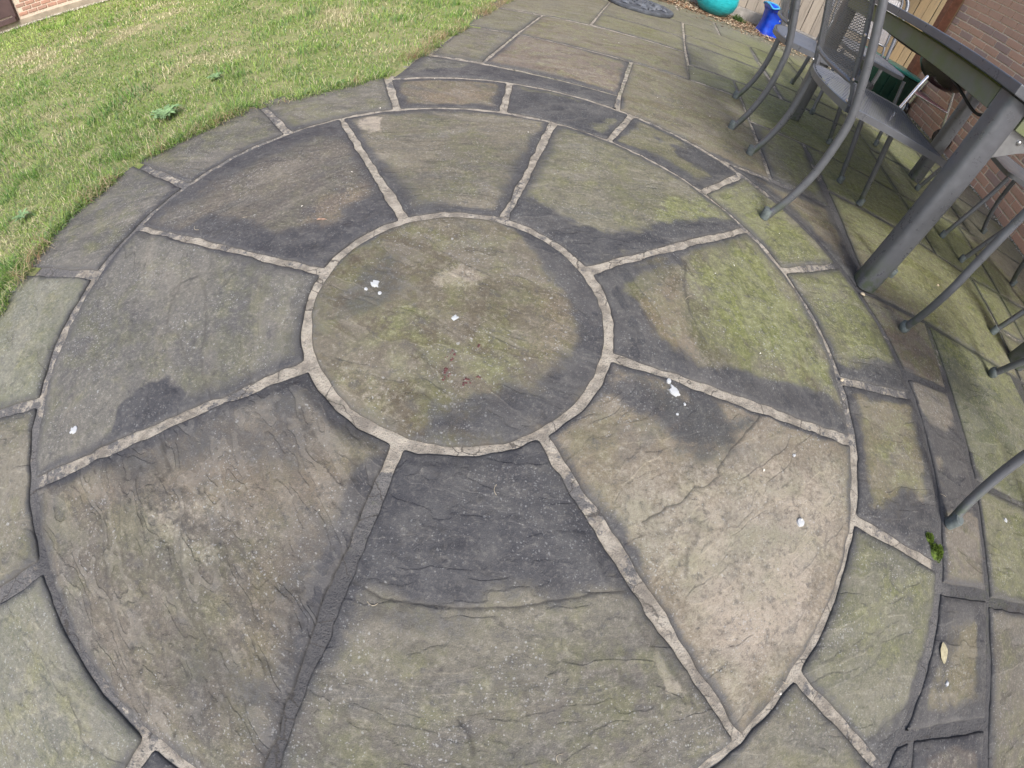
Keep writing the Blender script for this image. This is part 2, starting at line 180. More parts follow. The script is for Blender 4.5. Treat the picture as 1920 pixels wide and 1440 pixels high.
# stone: riven sandstone with black algae, moss and lichen (masks ride on the slabs as vertex attributes)
def stone_mat():
    t = NT('riven_sandstone', .82, 0, .25)
    p = t.vmath('ADD', t.pos(), t.n('VectorMath', {0: (31.7, 17.1, 5.3), 1: t.n('CombineXYZ', {0: t.attr('seed', 'OBJECT'), 1: t.attr('seed', 'OBJECT')}).outputs[0]}, operation='MULTIPLY').outputs[0])
    rot = t.n('VectorRotate', {'Vector': p, 'Angle': t.attr('grain', 'OBJECT')}, rotation_type='Z_AXIS', invert=True).outputs[0]
    g = t.vmath('MULTIPLY', rot, (1, 2.5, 1)); g2 = t.vmath('MULTIPLY', rot, (1, 3.2, 1))
    n1 = t.noise(p, 3.2, 5, .6); n2 = t.noise(p, 14, 8, .65); n3 = t.noise(p, 120, 5, .7); n4 = t.noise(g2, 3.2, 6, .62, .9); n5 = t.noise(p, 420, 3, .7)
    base = t.attr('base', 'OBJECT', 'Color'); alt = t.attr('alt', 'OBJECT', 'Color')
    st = t.n('SeparateColor', {0: t.attr('st', out='Color')}); dk, ms, pl = st.outputs; wm = t.attr('wm'); ed = t.attr('ed'); cv = t.attr('cv')
    c = t.mix(t.ramp(n1, .34, .66), base, alt)
    c = t.mix(t.math('MULTIPLY', t.ramp(n4, .48, .72), .45), c, (.225, .205, .17))
    c = t.mix(t.math('MULTIPLY', t.ramp(n4, .50, .30), .5), c, (.10, .100, .098))
    n6 = t.noise(p, 38, 6, .7)
    nn = t.math('ADD', t.math('MULTIPLY', t.math('SUBTRACT', n2, .5), 2.6), t.math('ADD', t.math('MULTIPLY', t.math('SUBTRACT', n3, .5), 2.2), t.math('MULTIPLY', t.math('SUBTRACT', n6, .5), 1.6)))
    wk = t.ramp(t.math('ADD', wm, t.math('MULTIPLY', nn, .6)), .15, .9)
    c = t.mix(t.math('MULTIPLY', wk, .55), c, (.185, .140, .098))
    pk = t.ramp(t.math('ADD', pl, t.math('MULTIPLY', nn, .5)), .2, 1.0)
    c = t.mix(t.math('MULTIPLY', pk, .85), c, t.mix(t.ramp(n1, .35, .65), (.345, .298, .240), (.28, .258, .205)))
    # thin green film all over, then moss proper
    c = t.mix(t.math('MULTIPLY', t.ramp(t.math('ADD', n2, t.math('MULTIPLY', n1, .6)), .72, 1.0), t.attr('film', 'OBJECT')), c, (.150, .155, .070))
    mk = t.ramp(t.math('ADD', ms, t.math('MULTIPLY', nn, .6)), .2, 1.15)
    c = t.mix(t.math('MULTIPLY', mk, .72), c, t.mix(t.ramp(n6, .35, .65), (.125, .145, .040), (.205, .225, .080)))
    # black algae: mask + the slab's edge band
    eb = t.math('SUBTRACT', 1, t.math('DIVIDE', ed, t.math('MULTIPLY', t.attr('ew', 'OBJECT'), t.ramp(n1, .35, .65, .45, 1.7))), clamp=True)
    e2 = t.math('MULTIPLY', t.math('POWER', eb, 1.3), t.attr('ea', 'OBJECT'))
    dsum = t.math('ADD', t.math('MAXIMUM', dk, 0), e2)
    dm = t.ramp(t.math('ADD', dsum, t.math('MULTIPLY', nn, .42)), .22, .80)
    c = t.mix(t.math('MULTIPLY', dm, .88), c, t.mix(t.ramp(n2, .35, .65), (.038, .039, .046), (.074, .074, .078)))
    # mottled grain
    c = t.mix(t.math('MULTIPLY', t.ramp(n6, .52, .70), .45), c, t.mix(.4, c, (.42, .40, .34)))
    c = t.mix(t.math('MULTIPLY', t.ramp(n6, .46, .32), .55), c, (.075, .075, .078))
    c = t.mix(t.math('MULTIPLY', t.ramp(n3, .5, .72), .6), c, t.mix(.5, c, (.42, .40, .34)))
    c = t.mix(t.math('MULTIPLY', t.ramp(n3, .47, .26), .6), c, (.055, .055, .058))
    c = t.mix(t.math('MULTIPLY', t.ramp(n5, .55, .8), .45), c, (.40, .385, .34))
    c = t.mix(t.math('MULTIPLY', t.ramp(n5, .46, .25), .45), c, (.04, .04, .045))
    q = t.math('MULTIPLY', t.math('ADD', t.noise(g, 3.0, 3, .60, .25), t.math('ADD', t.math('MULTIPLY', n2, .10), t.math('MULTIPLY', n6, .055))), t.math('MULTIPLY', t.attr('rel', 'OBJECT'), 9)); fr = t.math('FRACT', q); fl_ = t.math('FLOOR', q)
    tone = t.math('FRACT', t.math('MULTIPLY', fl_, .618))
    c = t.mix(t.math('MULTIPLY', t.ramp(tone, .0, .5, 1, 0), .22), c, t.mix(.5, c, (.09, .09, .095)))
    c = t.mix(t.math('MULTIPLY', t.ramp(tone, .6, 1.0), .22), c, (.25, .235, .205))
    lip = t.math('MULTIPLY', t.ramp(fr, .80, 1.0), t.ramp(t.noise(p, 7, 3), .50, .62))
    c = t.mix(t.math('MULTIPLY', lip, .34), c, (.05, .048, .046))
    # crusty lichen dots
    for sc, th, rnd, amt in ((105, .14, .30, .6), (46, .10, .03, .7), (240, .24, .5, .55)):
        vo = t.n('TexVoronoi', {'Vector': t.vmath('ADD', p, t.n('VectorMath', {0: t.n('TexNoise', {'Vector': p, 'Scale': 60.0}).outputs['Color'], 'Scale': .012}, operation='SCALE').outputs[0]), 'Scale': float(sc)})
        rs = t.n('SeparateColor', {0: vo.outputs['Color']}).outputs
        on = t.math('MULTIPLY', t.math('LESS_THAN', rs[0], t.math('MULTIPLY', t.ramp(t.noise(p, 5.5, 3), .42, .66), rnd)), t.math('LESS_THAN', vo.outputs['Distance'], t.math('MULTIPLY', rs[1], th * 2)))
        c = t.mix(t.math('MULTIPLY', on, amt * .7), c, (.40, .41, .40))
    c = t.mix(t.math('MULTIPLY', dm, .42), c, t.mix(t.ramp(n2, .35, .65), (.036, .038, .046), (.066, .067, .073)))
    # dirt lying along ledges and in cracks
    c = t.mix(t.math('MULTIPLY', cv, .8), c, (.045, .043, .040))
    t.col(c)
    ter = t.math('ADD', fl_, t.math('MULTIPLY', t.ramp(fr, .78, 1.0), 1.0))
    h = t.math('ADD', t.math('MULTIPLY', ter, .75), t.math('ADD', t.math('MULTIPLY', n3, 1.0), t.math('ADD', t.math('MULTIPLY', n2, 1.6), t.math('MULTIPLY', n5, .5))))
    t.bump(h, .0020, .8)
    t.rough(t.ramp(dm, 0, 1, .86, .68))
    return t.m
def mortar_mat():
    t = NT('sand_cement_mortar', .9, 0, .2); p = t.pos()
    n1 = t.noise(p, 7, 5, .6); n2 = t.noise(p, 60, 6, .7); n3 = t.noise(p, 260, 4, .7)
    n4 = t.noise(p, 24, 5, .7); c = t.mix(t.ramp(n4, .38, .62), (.215, .195, .165), (.385, .352, .295))
    d = t.math('ADD', t.attr('dk'), t.math('ADD', t.math('MULTIPLY', t.math('SUBTRACT', n2, .5), 2.6), t.math('MULTIPLY', t.math('SUBTRACT', n1, .5), 2.2)))
    c = t.mix(t.math('MULTIPLY', t.ramp(d, .34, .62), .88), c, t.mix(t.ramp(n3, .3, .7), (.078, .080, .090), (.15, .148, .145)))
    c = t.mix(t.math('MULTIPLY', t.ramp(t.math('ADD', t.attr('ms'), t.math('MULTIPLY', t.math('SUBTRACT', n2, .5), 1.4)), .3, .9), .8), c, (.12, .14, .05))
    c = t.mix(t.math('MULTIPLY', t.ramp(n3, .47, .25), .6), c, (.08, .075, .07))
    c = t.mix(t.math('MULTIPLY', t.ramp(t.attr('dk'), .8, 1.05), .6), c, (.048, .049, .054))
    vo = t.n('TexVoronoi', {'Vector': t.vmath('ADD', p, t.n('VectorMath', {0: t.n('TexNoise', {'Vector': p, 'Scale': 20.0, 'Detail': 4.0}).outputs['Color'], 'Scale': .05}, operation='SCALE').outputs[0]), 'Scale': 8.5}, feature='DISTANCE_TO_EDGE')
    ck = t.math('MULTIPLY', t.ramp(vo.outputs['Distance'], .016, .004), t.ramp(n1, .42, .52)); c = t.mix(t.math('MULTIPLY', ck, .75), c, (.06, .055, .05))
    t.col(c); t.bump(t.math('ADD', t.math('MULTIPLY', n4, 1.5), t.math('ADD', n2, t.math('MULTIPLY', n3, .6))), .005, 1); return t.m
MS = stone_mat(); MM = mortar_mat()

# ------------------------------------------------------------------ ground sheet and lawn
GE = [tuple(p) for p in DATA['grass']]
def lawn_outline():
    g = [(-.2, -6), (-.45, -2.2), (-.62, -1.32), (-.9, -1.06), (-1.12, -.78), (-1.25, -.55)] + GE + [(-.52, 3.6), (-.5, 4.6), (-.5, 5.0)]
    return g
LB = lawn_outline()                                          # right-hand boundary of the lawn, bottom to top
LAWNPOLY = np.array(LB + [(-14, 5.0), (-14, -6)])
tg = NT('packed_soil', .95, 0, .1); pp = tg.pos(); n = tg.noise(pp, 12, 8, .65)
tg.col(tg.mix(tg.ramp(n, .3, .7), (.075, .055, .038), (.15, .12, .08))); tg.bump(n, .01)
gs = np.linspace(-60, 60, 25); gv = np.array([(x, y, -.075) for y in gs for x in gs]); gi = np.arange(24)
gf = np.array([(j * 25 + i, j * 25 + i + 1, (j + 1) * 25 + i + 1, (j + 1) * 25 + i) for j in gi for i in gi])
tag(new_mesh('ground', gv, gf, [tg.m]), kind='structure')
tl = NT('lawn_soil_and_thatch', .95, 0, .1); pp = tl.pos(); n = tl.noise(pp, 2.2, 6, .6); n2 = tl.noise(pp, 40, 6, .7); n3 = tl.noise(pp, 7, 4, .6)
c = tl.mix(tl.ramp(n, .38, .62), (.19, .25, .075), (.30, .30, .15)); c = tl.mix(tl.math('MULTIPLY', tl.ramp(n2, .4, .7), .6), c, (.33, .29, .19)); c = tl.mix(tl.math('MULTIPLY', tl.ramp(n3, .62, .75), .5), c, (.13, .10, .07))
tl.col(c); tl.bump(n2, .02)
xs = np.arange(-13.9, -.2, .1); ys = np.arange(-6, 5.01, .1); X, Y = np.meshgrid(xs, ys)
def lawn_z(x, y): return -.006 + .02 * (fbm(x * .9, y * .9, 5, 3) - .5) + .008 * (fbm(x * 6, y * 6, 9, 2) - .5)
V = np.stack([X.ravel(), Y.ravel(), lawn_z(X.ravel(), Y.ravel())], 1)
nx = len(xs); I, J = np.meshgrid(np.arange(nx - 1), np.arange(len(ys) - 1)); a = (J * nx + I).ravel(); F = np.stack([a, a + 1, a + nx + 1, a + nx], 1)
cen = V[F].mean(1)[:, :2]; F = F[pdist(cen, LAWNPOLY)[0] > -.03]
tag(new_mesh('lawn', V, F, [tl.m], smooth=True), kind='structure')

# ------------------------------------------------------------------ patio: mortar bed + every slab
RA, RB, RC = .350, 1.040, 1.362
def arc(r, a0, a1, n=None):
    n = n or max(3, int(abs(a1 - a0) * PI / 180 * r / .03)); return [(r * math.cos(R(a)), r * math.sin(R(a))) for a in np.linspace(a0, a1, n)]
def densify(poly, s):
    out = []; P = np.asarray(poly, float)
    for a, b in zip(P, np.roll(P, -1, 0)):
        L = np.hypot(*(b - a)); k = max(1, int(round(L / s)))
        for i in range(k): out.append(a + (b - a) * i / k)
    return np.array(out)
def area(P): x, y = P.T; return .5 * np.sum(x * np.roll(y, -1) - y * np.roll(x, -1))
def normals_in(P, k=1):
    t = np.roll(P, -k, 0) - np.roll(P, k, 0); t /= np.hypot(*t.T)[:, None] + 1e-9; n = np.stack([-t[:, 1], t[:, 0]], 1); return n if area(P) > 0 else -n
LINES = [(k, h, np.array(p)) for k, h, p in DATA['lines']]
STAINS = [(k, s, w, np.array(p)) for k, s, w, p in DATA['stains']]
patio = None
def slab(poly, hw, base, alt=None, sp=.02, grain=.2, ew=.07, ea=.55, film=.5, rel=1.0, lift=0., chip=.0035):
    global patio
    P = np.asarray(poly, float)
    if area(P) < 0: P = P[::-1]
    sb = min(sp, .012); D = densify(P, sb)
    hwv = np.asarray(hw) if hasattr(hw, '__len__') else hw
    D = D + normals_in(D) * (hw if np.isscalar(hw) else hw[0])
    sd = random.randint(1, 9999)
    w = (fbm(D[:, 0] * 22, D[:, 1] * 22, sd, 4, .75) - .5) * chip * 3.6
    D = D + normals_in(D, 3) * (w + (fbm(D[:, 0] * 4.5, D[:, 1] * 4.5, 23, 2) - .5) * (.009 if sp < .012 else .004))[:, None]
    for _ in range(1): D = .25 * np.roll(D, 1, 0) + .5 * D + .25 * np.roll(D, -1, 0)
    N = normals_in(D, 2); inn = D + N * .006
    lo, hi = D.min(0), D.max(0)
    gx, gy = np.meshgrid(np.arange(lo[0], hi[0], sp), np.arange(lo[1], hi[1], sp * .87)); gx[1::2] += sp / 2
    G = np.stack([gx.ravel(), gy.ravel()], 1) + (RNG.random((gx.size, 2)) - .5) * sp * .35
    sdist = pdist(G, inn)[0]; G = G[sdist > sb * .6]
    fl = []; flz = []
    if sp < .012:
        for k, h, L in LINES:
            Ld = densify(L, .008)[:-1]; Ld = Ld[:max(2, int(len(Ld)))]
            # polyline only (densify closes the loop: rebuild open)
            q = []
            for a, b in zip(L[:-1], L[1:]):
                m = max(1, int(np.hypot(*(b - a)) / .008)); q += [a + (b - a) * i / m for i in range(m)]
            q = np.array(q + [L[-1]]); q = q + (np.stack([fbm(q[:, 0] * 40, q[:, 1] * 40, 3), fbm(q[:, 0] * 40, q[:, 1] * 40, 8)], 1) - .5) * .006
            ok = pdist(q, inn)[0] > .006
            if ok.sum() < 3: continue
            t = np.gradient(q, axis=0); t /= np.hypot(*t.T)[:, None] + 1e-9; nn = np.stack([-t[:, 1], t[:, 0]], 1)
            d = pdist(G, q, False)[0]; G = G[d > .0045]
            fl.append((k, h, q))
            for off in ((-.0022, 0, .0022) if k == 'c' else (-.0009, .0009)):
                pts = (q + nn * off)[ok]; G = np.vstack([G, pts])
    nb = len(inn)
    pts = [Vector((float(a), float(b))) for a, b in np.vstack([inn, G])]
    vo, eo, fo, ov, oe, of = delaunay_2d_cdt(pts, [], [list(range(nb))], 1, 1e-7)
    T = np.array([v[:] for v in vo]); tris = [tuple(f) for f in fo if len(f) == 3]
    # keep which output verts are the boundary ring
    bidx = {}
    for i, o_ in enumerate(ov):
        for q in o_:
            if q < nb: bidx[q] = i
    ed = np.maximum(pdist(T, inn)[0], 0)
    ca, sa = math.cos(-grain), math.sin(-grain); u = T[:, 0] * ca - T[:, 1] * sa; v = T[:, 0] * sa + T[:, 1] * ca
    q = fbm(u * 3.4 + sd, v * 6.2 + sd * .3, sd, 5, .5) * 7; fr = q - np.floor(q); ter = np.floor(q) + sstep(.8, 1, fr)
    z = rel * (.0017 * (ter - 4) + .0025 * (fbm(T[:, 0] * 5, T[:, 1] * 5, sd + 5, 3) - .5) + .0007 * (fbm(T[:, 0] * 60, T[:, 1] * 60, sd, 2) - .5))
    cv = sstep(.06, 0, np.abs(fr - .8)) * .45 * rel * (fbm(T[:, 0] * 20, T[:, 1] * 20, sd + 2, 2) > .5)
    z = z - np.percentile(z, 3)
    for k, h, L in fl:
        d, side = pdist(T, L, False)
        if k == 'c': z = z - h * .7 * sstep(.0016, .0003, d); cv = np.maximum(cv, sstep(.0034, .0004, d) * .9)
        else:
            z = z + h * .55 * np.exp(-d / .05) * np.where(side > 0, 1, -1) * .5; cv = np.maximum(cv, sstep(.0035, .0004, d) * .5)
    z = np.maximum(z, -.0005 if not fl else -.004) * sstep(-.002, .035, ed) + lift
    dk = np.zeros(len(T)); ms = np.zeros(len(T)); pl = np.zeros(len(T)); wm = np.zeros(len(T))
    for k, s, wd_, L in STAINS:
        if L[:, 0].max() + .3 < lo[0] or L[:, 0].min() - .3 > hi[0] or L[:, 1].max() + .3 < lo[1] or L[:, 1].min() - .3 > hi[1]: continue
        bk = min(.055, 2.2 * wd_ + .008); m = s * sstep(-wd_, wd_, pdist(T, L)[0] + bk * 2.2 * (fbm(T[:, 0] * 9, T[:, 1] * 9, 61, 4, .6) - .5)); tgt = dict(d=dk, m=ms, p=pl, w=wm)[k]; np.maximum(tgt, m, out=tgt)
    # skirt: bevel ring + side ring
    ring = [bidx[i] for i in range(nb)]; b0 = len(T)
    Vt = np.column_stack([T, z]); r1 = np.column_stack([D + N * .0015, np.full(nb, lift - .0035)]); r2 = np.column_stack([D, np.full(nb, -.03)])
    Vv = np.vstack([Vt, r1, r2]); idx = np.arange(nb); jd = (idx + 1) % nb; ring = np.array(ring)
    F3 = list(tris)
    for i in range(nb):
        j = (i + 1) % nb; a_, b_, c_, d_, e_, f_2 = ring[i], ring[j], b0 + i, b0 + j, b0 + nb + i, b0 + nb + j
        F3 += [(a_, c_, d_), (a_, d_, b_), (c_, e_, f_2), (c_, f_2, d_)]
    ext = lambda A, val: np.concatenate([A, np.full(2 * nb, val)]) if np.isscalar(val) else np.concatenate([A, val, val])
    st = np.column_stack([ext(dk, dk[ring]), ext(ms, ms[ring]), ext(pl, pl[ring]), np.ones(len(Vv))])
    o = new_mesh('paving_slab', Vv, np.array(F3), [MS], patio, True, attrs=dict(ed=ext(ed, 0.), wm=ext(wm, wm[ring]), cv=ext(cv, .6)), colattrs=dict(st=st))
    o['seed'] = random.random() * 9; o['grain'] = float(grain); base = list(base); gy_ = .3 * sum(base) / 3; base = [k_ * (.72 * x + .28 * m_) for k_, x, m_ in zip((.715, .695, .655), base, (gy_ * 3.35, gy_ * 3.33, gy_ * 3.0))]; alt = [k_ * x for k_, x in zip((.68, .665, .64), alt)] if alt else [b * .74 for b in base]
    o['base'] = [float(x) for x in base]; o['alt'] = [float(x) for x in alt]
    o['ew'] = float(ew); o['ea'] = float(ea) * 1.2; o['film'] = float(film) * .85; o['rel'] = float(rel)
    return o
# bed
bedpoly = np.array([(x, y) for x, y in LB if y < 4.6] + [(-.5, 4.62), (3.40, 4.62), (3.40, -6)])
bx = np.concatenate([np.arange(-1.5, 1.9, .012), np.arange(1.9, 3.41, .03)]); by = np.concatenate([np.arange(-6, -1.5, .1), np.arange(-1.5, 2.4, .012), np.arange(2.4, 4.63, .03)])
X, Y = np.meshgrid(bx, by); X = X.ravel(); Y = Y.ravel(); rr = np.hypot(X, Y)
z = -.0052 + .0040 * (fbm(X * 22, Y * 22, 4, 3) - .5) + .0012 * (fbm(X * 90, Y * 90, 6, 2) - .5)
an = np.degrees(np.arctan2(Y, X))
dk = np.where(rr < .45, .02, np.where(rr < RB - .02, .16, np.where(rr < RB + .03, .50, np.where(rr < RC - .03, .5, np.where(rr < RC + .05, .95, 1.0)))))
dk = dk + np.where((rr > RB - .02) & (np.abs(an - 90) < 45), -.45, 0) + np.where((rr > RC - .03) & (rr < RC + .04) & (np.abs(an - 95) < 25), -.8, 0) + np.where((rr > RC + .02) & (Y > 1.2) & (X < 1.0), -.50, 0)
dk = dk + np.where((rr > .42) & (rr < RB - .03) & (np.abs(an + 94) < 8), 1.0, 0) + np.where((rr > RB - .03) & (rr < RB + .03) & (an < -105), .1, 0) + np.where((rr > RB - .03) & (rr < RB + .03) & (an > -55) & (an < -8), -.4, 0)
dk = dk + .9 * (fbm(X * 2.6, Y * 2.6, 31, 2) - .5) + np.where((rr > RB - .02) & (X < -.3), .22, 0) + np.where((rr > .42) & (rr < RB - .03) & (X < -.35), .22, 0)
msb = .5 * sstep(1.2, 1.9, X) + .2 * (Y > 1.5) + .25 * (fbm(X * 4, Y * 4, 12, 2) > .62)
nx = len(bx); I, J = np.meshgrid(np.arange(nx - 1), np.arange(len(by) - 1)); a = (J * nx + I).ravel(); F = np.stack([a, a + 1, a + nx + 1, a + nx], 1)
V = np.stack([X, Y, z], 1); cen = V[F].mean(1)[:, :2]; F = F[pdist(cen, bedpoly)[0] > -.012]
patio = new_mesh('patio', V, F, [MM], smooth=True, attrs=dict(dk=dk, ms=msb)); tag(patio, kind='structure')
patio['label'] = 'stone flag patio with a paved circle and pale mortar joints'
GR = DATA['grain']
# centre disc
slab(arc(RA, 0, 354, 60), .0095, (.20, .178, .125), (.125, .105, .075), sp=.0075, grain=GR['C'], ew=.035, ea=.35, film=.7, rel=.8)
# eight wedges: (angle0, angle1, base, alt, grain, ew, ea, film)
SPK = [130.9, 85.8, 39.5, -5.2, -48.5, -94.0, -138.3, -183.5, -229.1]
WG = [((.215, .195, .150), (.155, .145, .115), 'W0', .07, .75, .5, .9), ((.22, .215, .155), (.17, .165, .12), 'W1', .06, .6, .6, .9), ((.16, .14, .09), (.125, .125, .07), 'W2', .05, .6, .6, .7),
      ((.29, .245, .19), (.235, .205, .15), 'W3', .028, .5, .35, .9), ((.215, .205, .165), (.165, .155, .14), 'W4', .04, .45, .6, 1.1), ((.20, .175, .145), (.150, .138, .12), 'W5', .035, .5, .35, 1.8),
      ((.190, .188, .178), (.140, .140, .142), 'W6', .04, .5, .4, .9), ((.165, .145, .125), (.115, .107, .105), 'W7', .07, .6, .25, 1.1)]
for i, (b, a_, g, ew, ea, film, rel) in enumerate(WG):
    a0, a1 = SPK[i], SPK[i + 1]
    hwA = math.degrees(.0105 / .365); hwB = math.degrees(.0105 / 1.02)
    n0, n1 = a0 - hwA, a1 + hwA; m0, m1 = a0 - hwB, a1 + hwB
    poly = arc(RB - .0075, m1, m0) + arc(RA + .0095, n0, n1)
    slab(poly, .0005, b, a_, sp=.008, grain=GR[g], ew=ew, ea=ea, film=film, rel=rel, chip=.005)
# sixteen ring slabs
RJ = [164.5, 142.0, 119.1, 96.8, 73.6, 51.2, 28.6, 5.5, -17.2, -38.9, -61.2, -83.5, -105.7, -128.0, -150.0, -172.5, -195.5]
RCOL = {0: (.135, .133, .13), 1: (.175, .17, .15), 2: (.20, .165, .12), 3: (.16, .165, .11), 4: (.185, .18, .105), 5: (.20, .205, .11), 6: (.20, .20, .115), 7: (.235, .205, .125), 8: (.21, .215, .155), 9: (.235, .225, .18),
        10: (.2, .2, .17), 11: (.12, .125, .125), 12: (.25, .26, .215), 13: (.25, .235, .19), 14: (.25, .265, .21), 15: (.155, .155, .155)}
for i in range(16):
    a0, a1 = RJ[i], RJ[i + 1]; k0 = math.degrees(.012 / 1.06); k1 = math.degrees(.012 / 1.35)
    ro = RC + .03 if i in (12, 13, 14, 15, 0, 1) else RC - .007
    poly = arc(RB + .0065, a0 - k0, a1 + k0) + arc(ro, a1 + k1, a0 - k1)
    dark = i in (2, 3, 4, 7, 11)
    slab(poly, .0005, RCOL[i], None if i not in (12, 13, 14, 8, 9) else [x * .85 for x in RCOL[i]], sp=.0105, grain=random.uniform(-1, 1), ew=.06 if dark else .035, ea=.95 if dark else .5, film=.55, rel=.8, chip=.004)
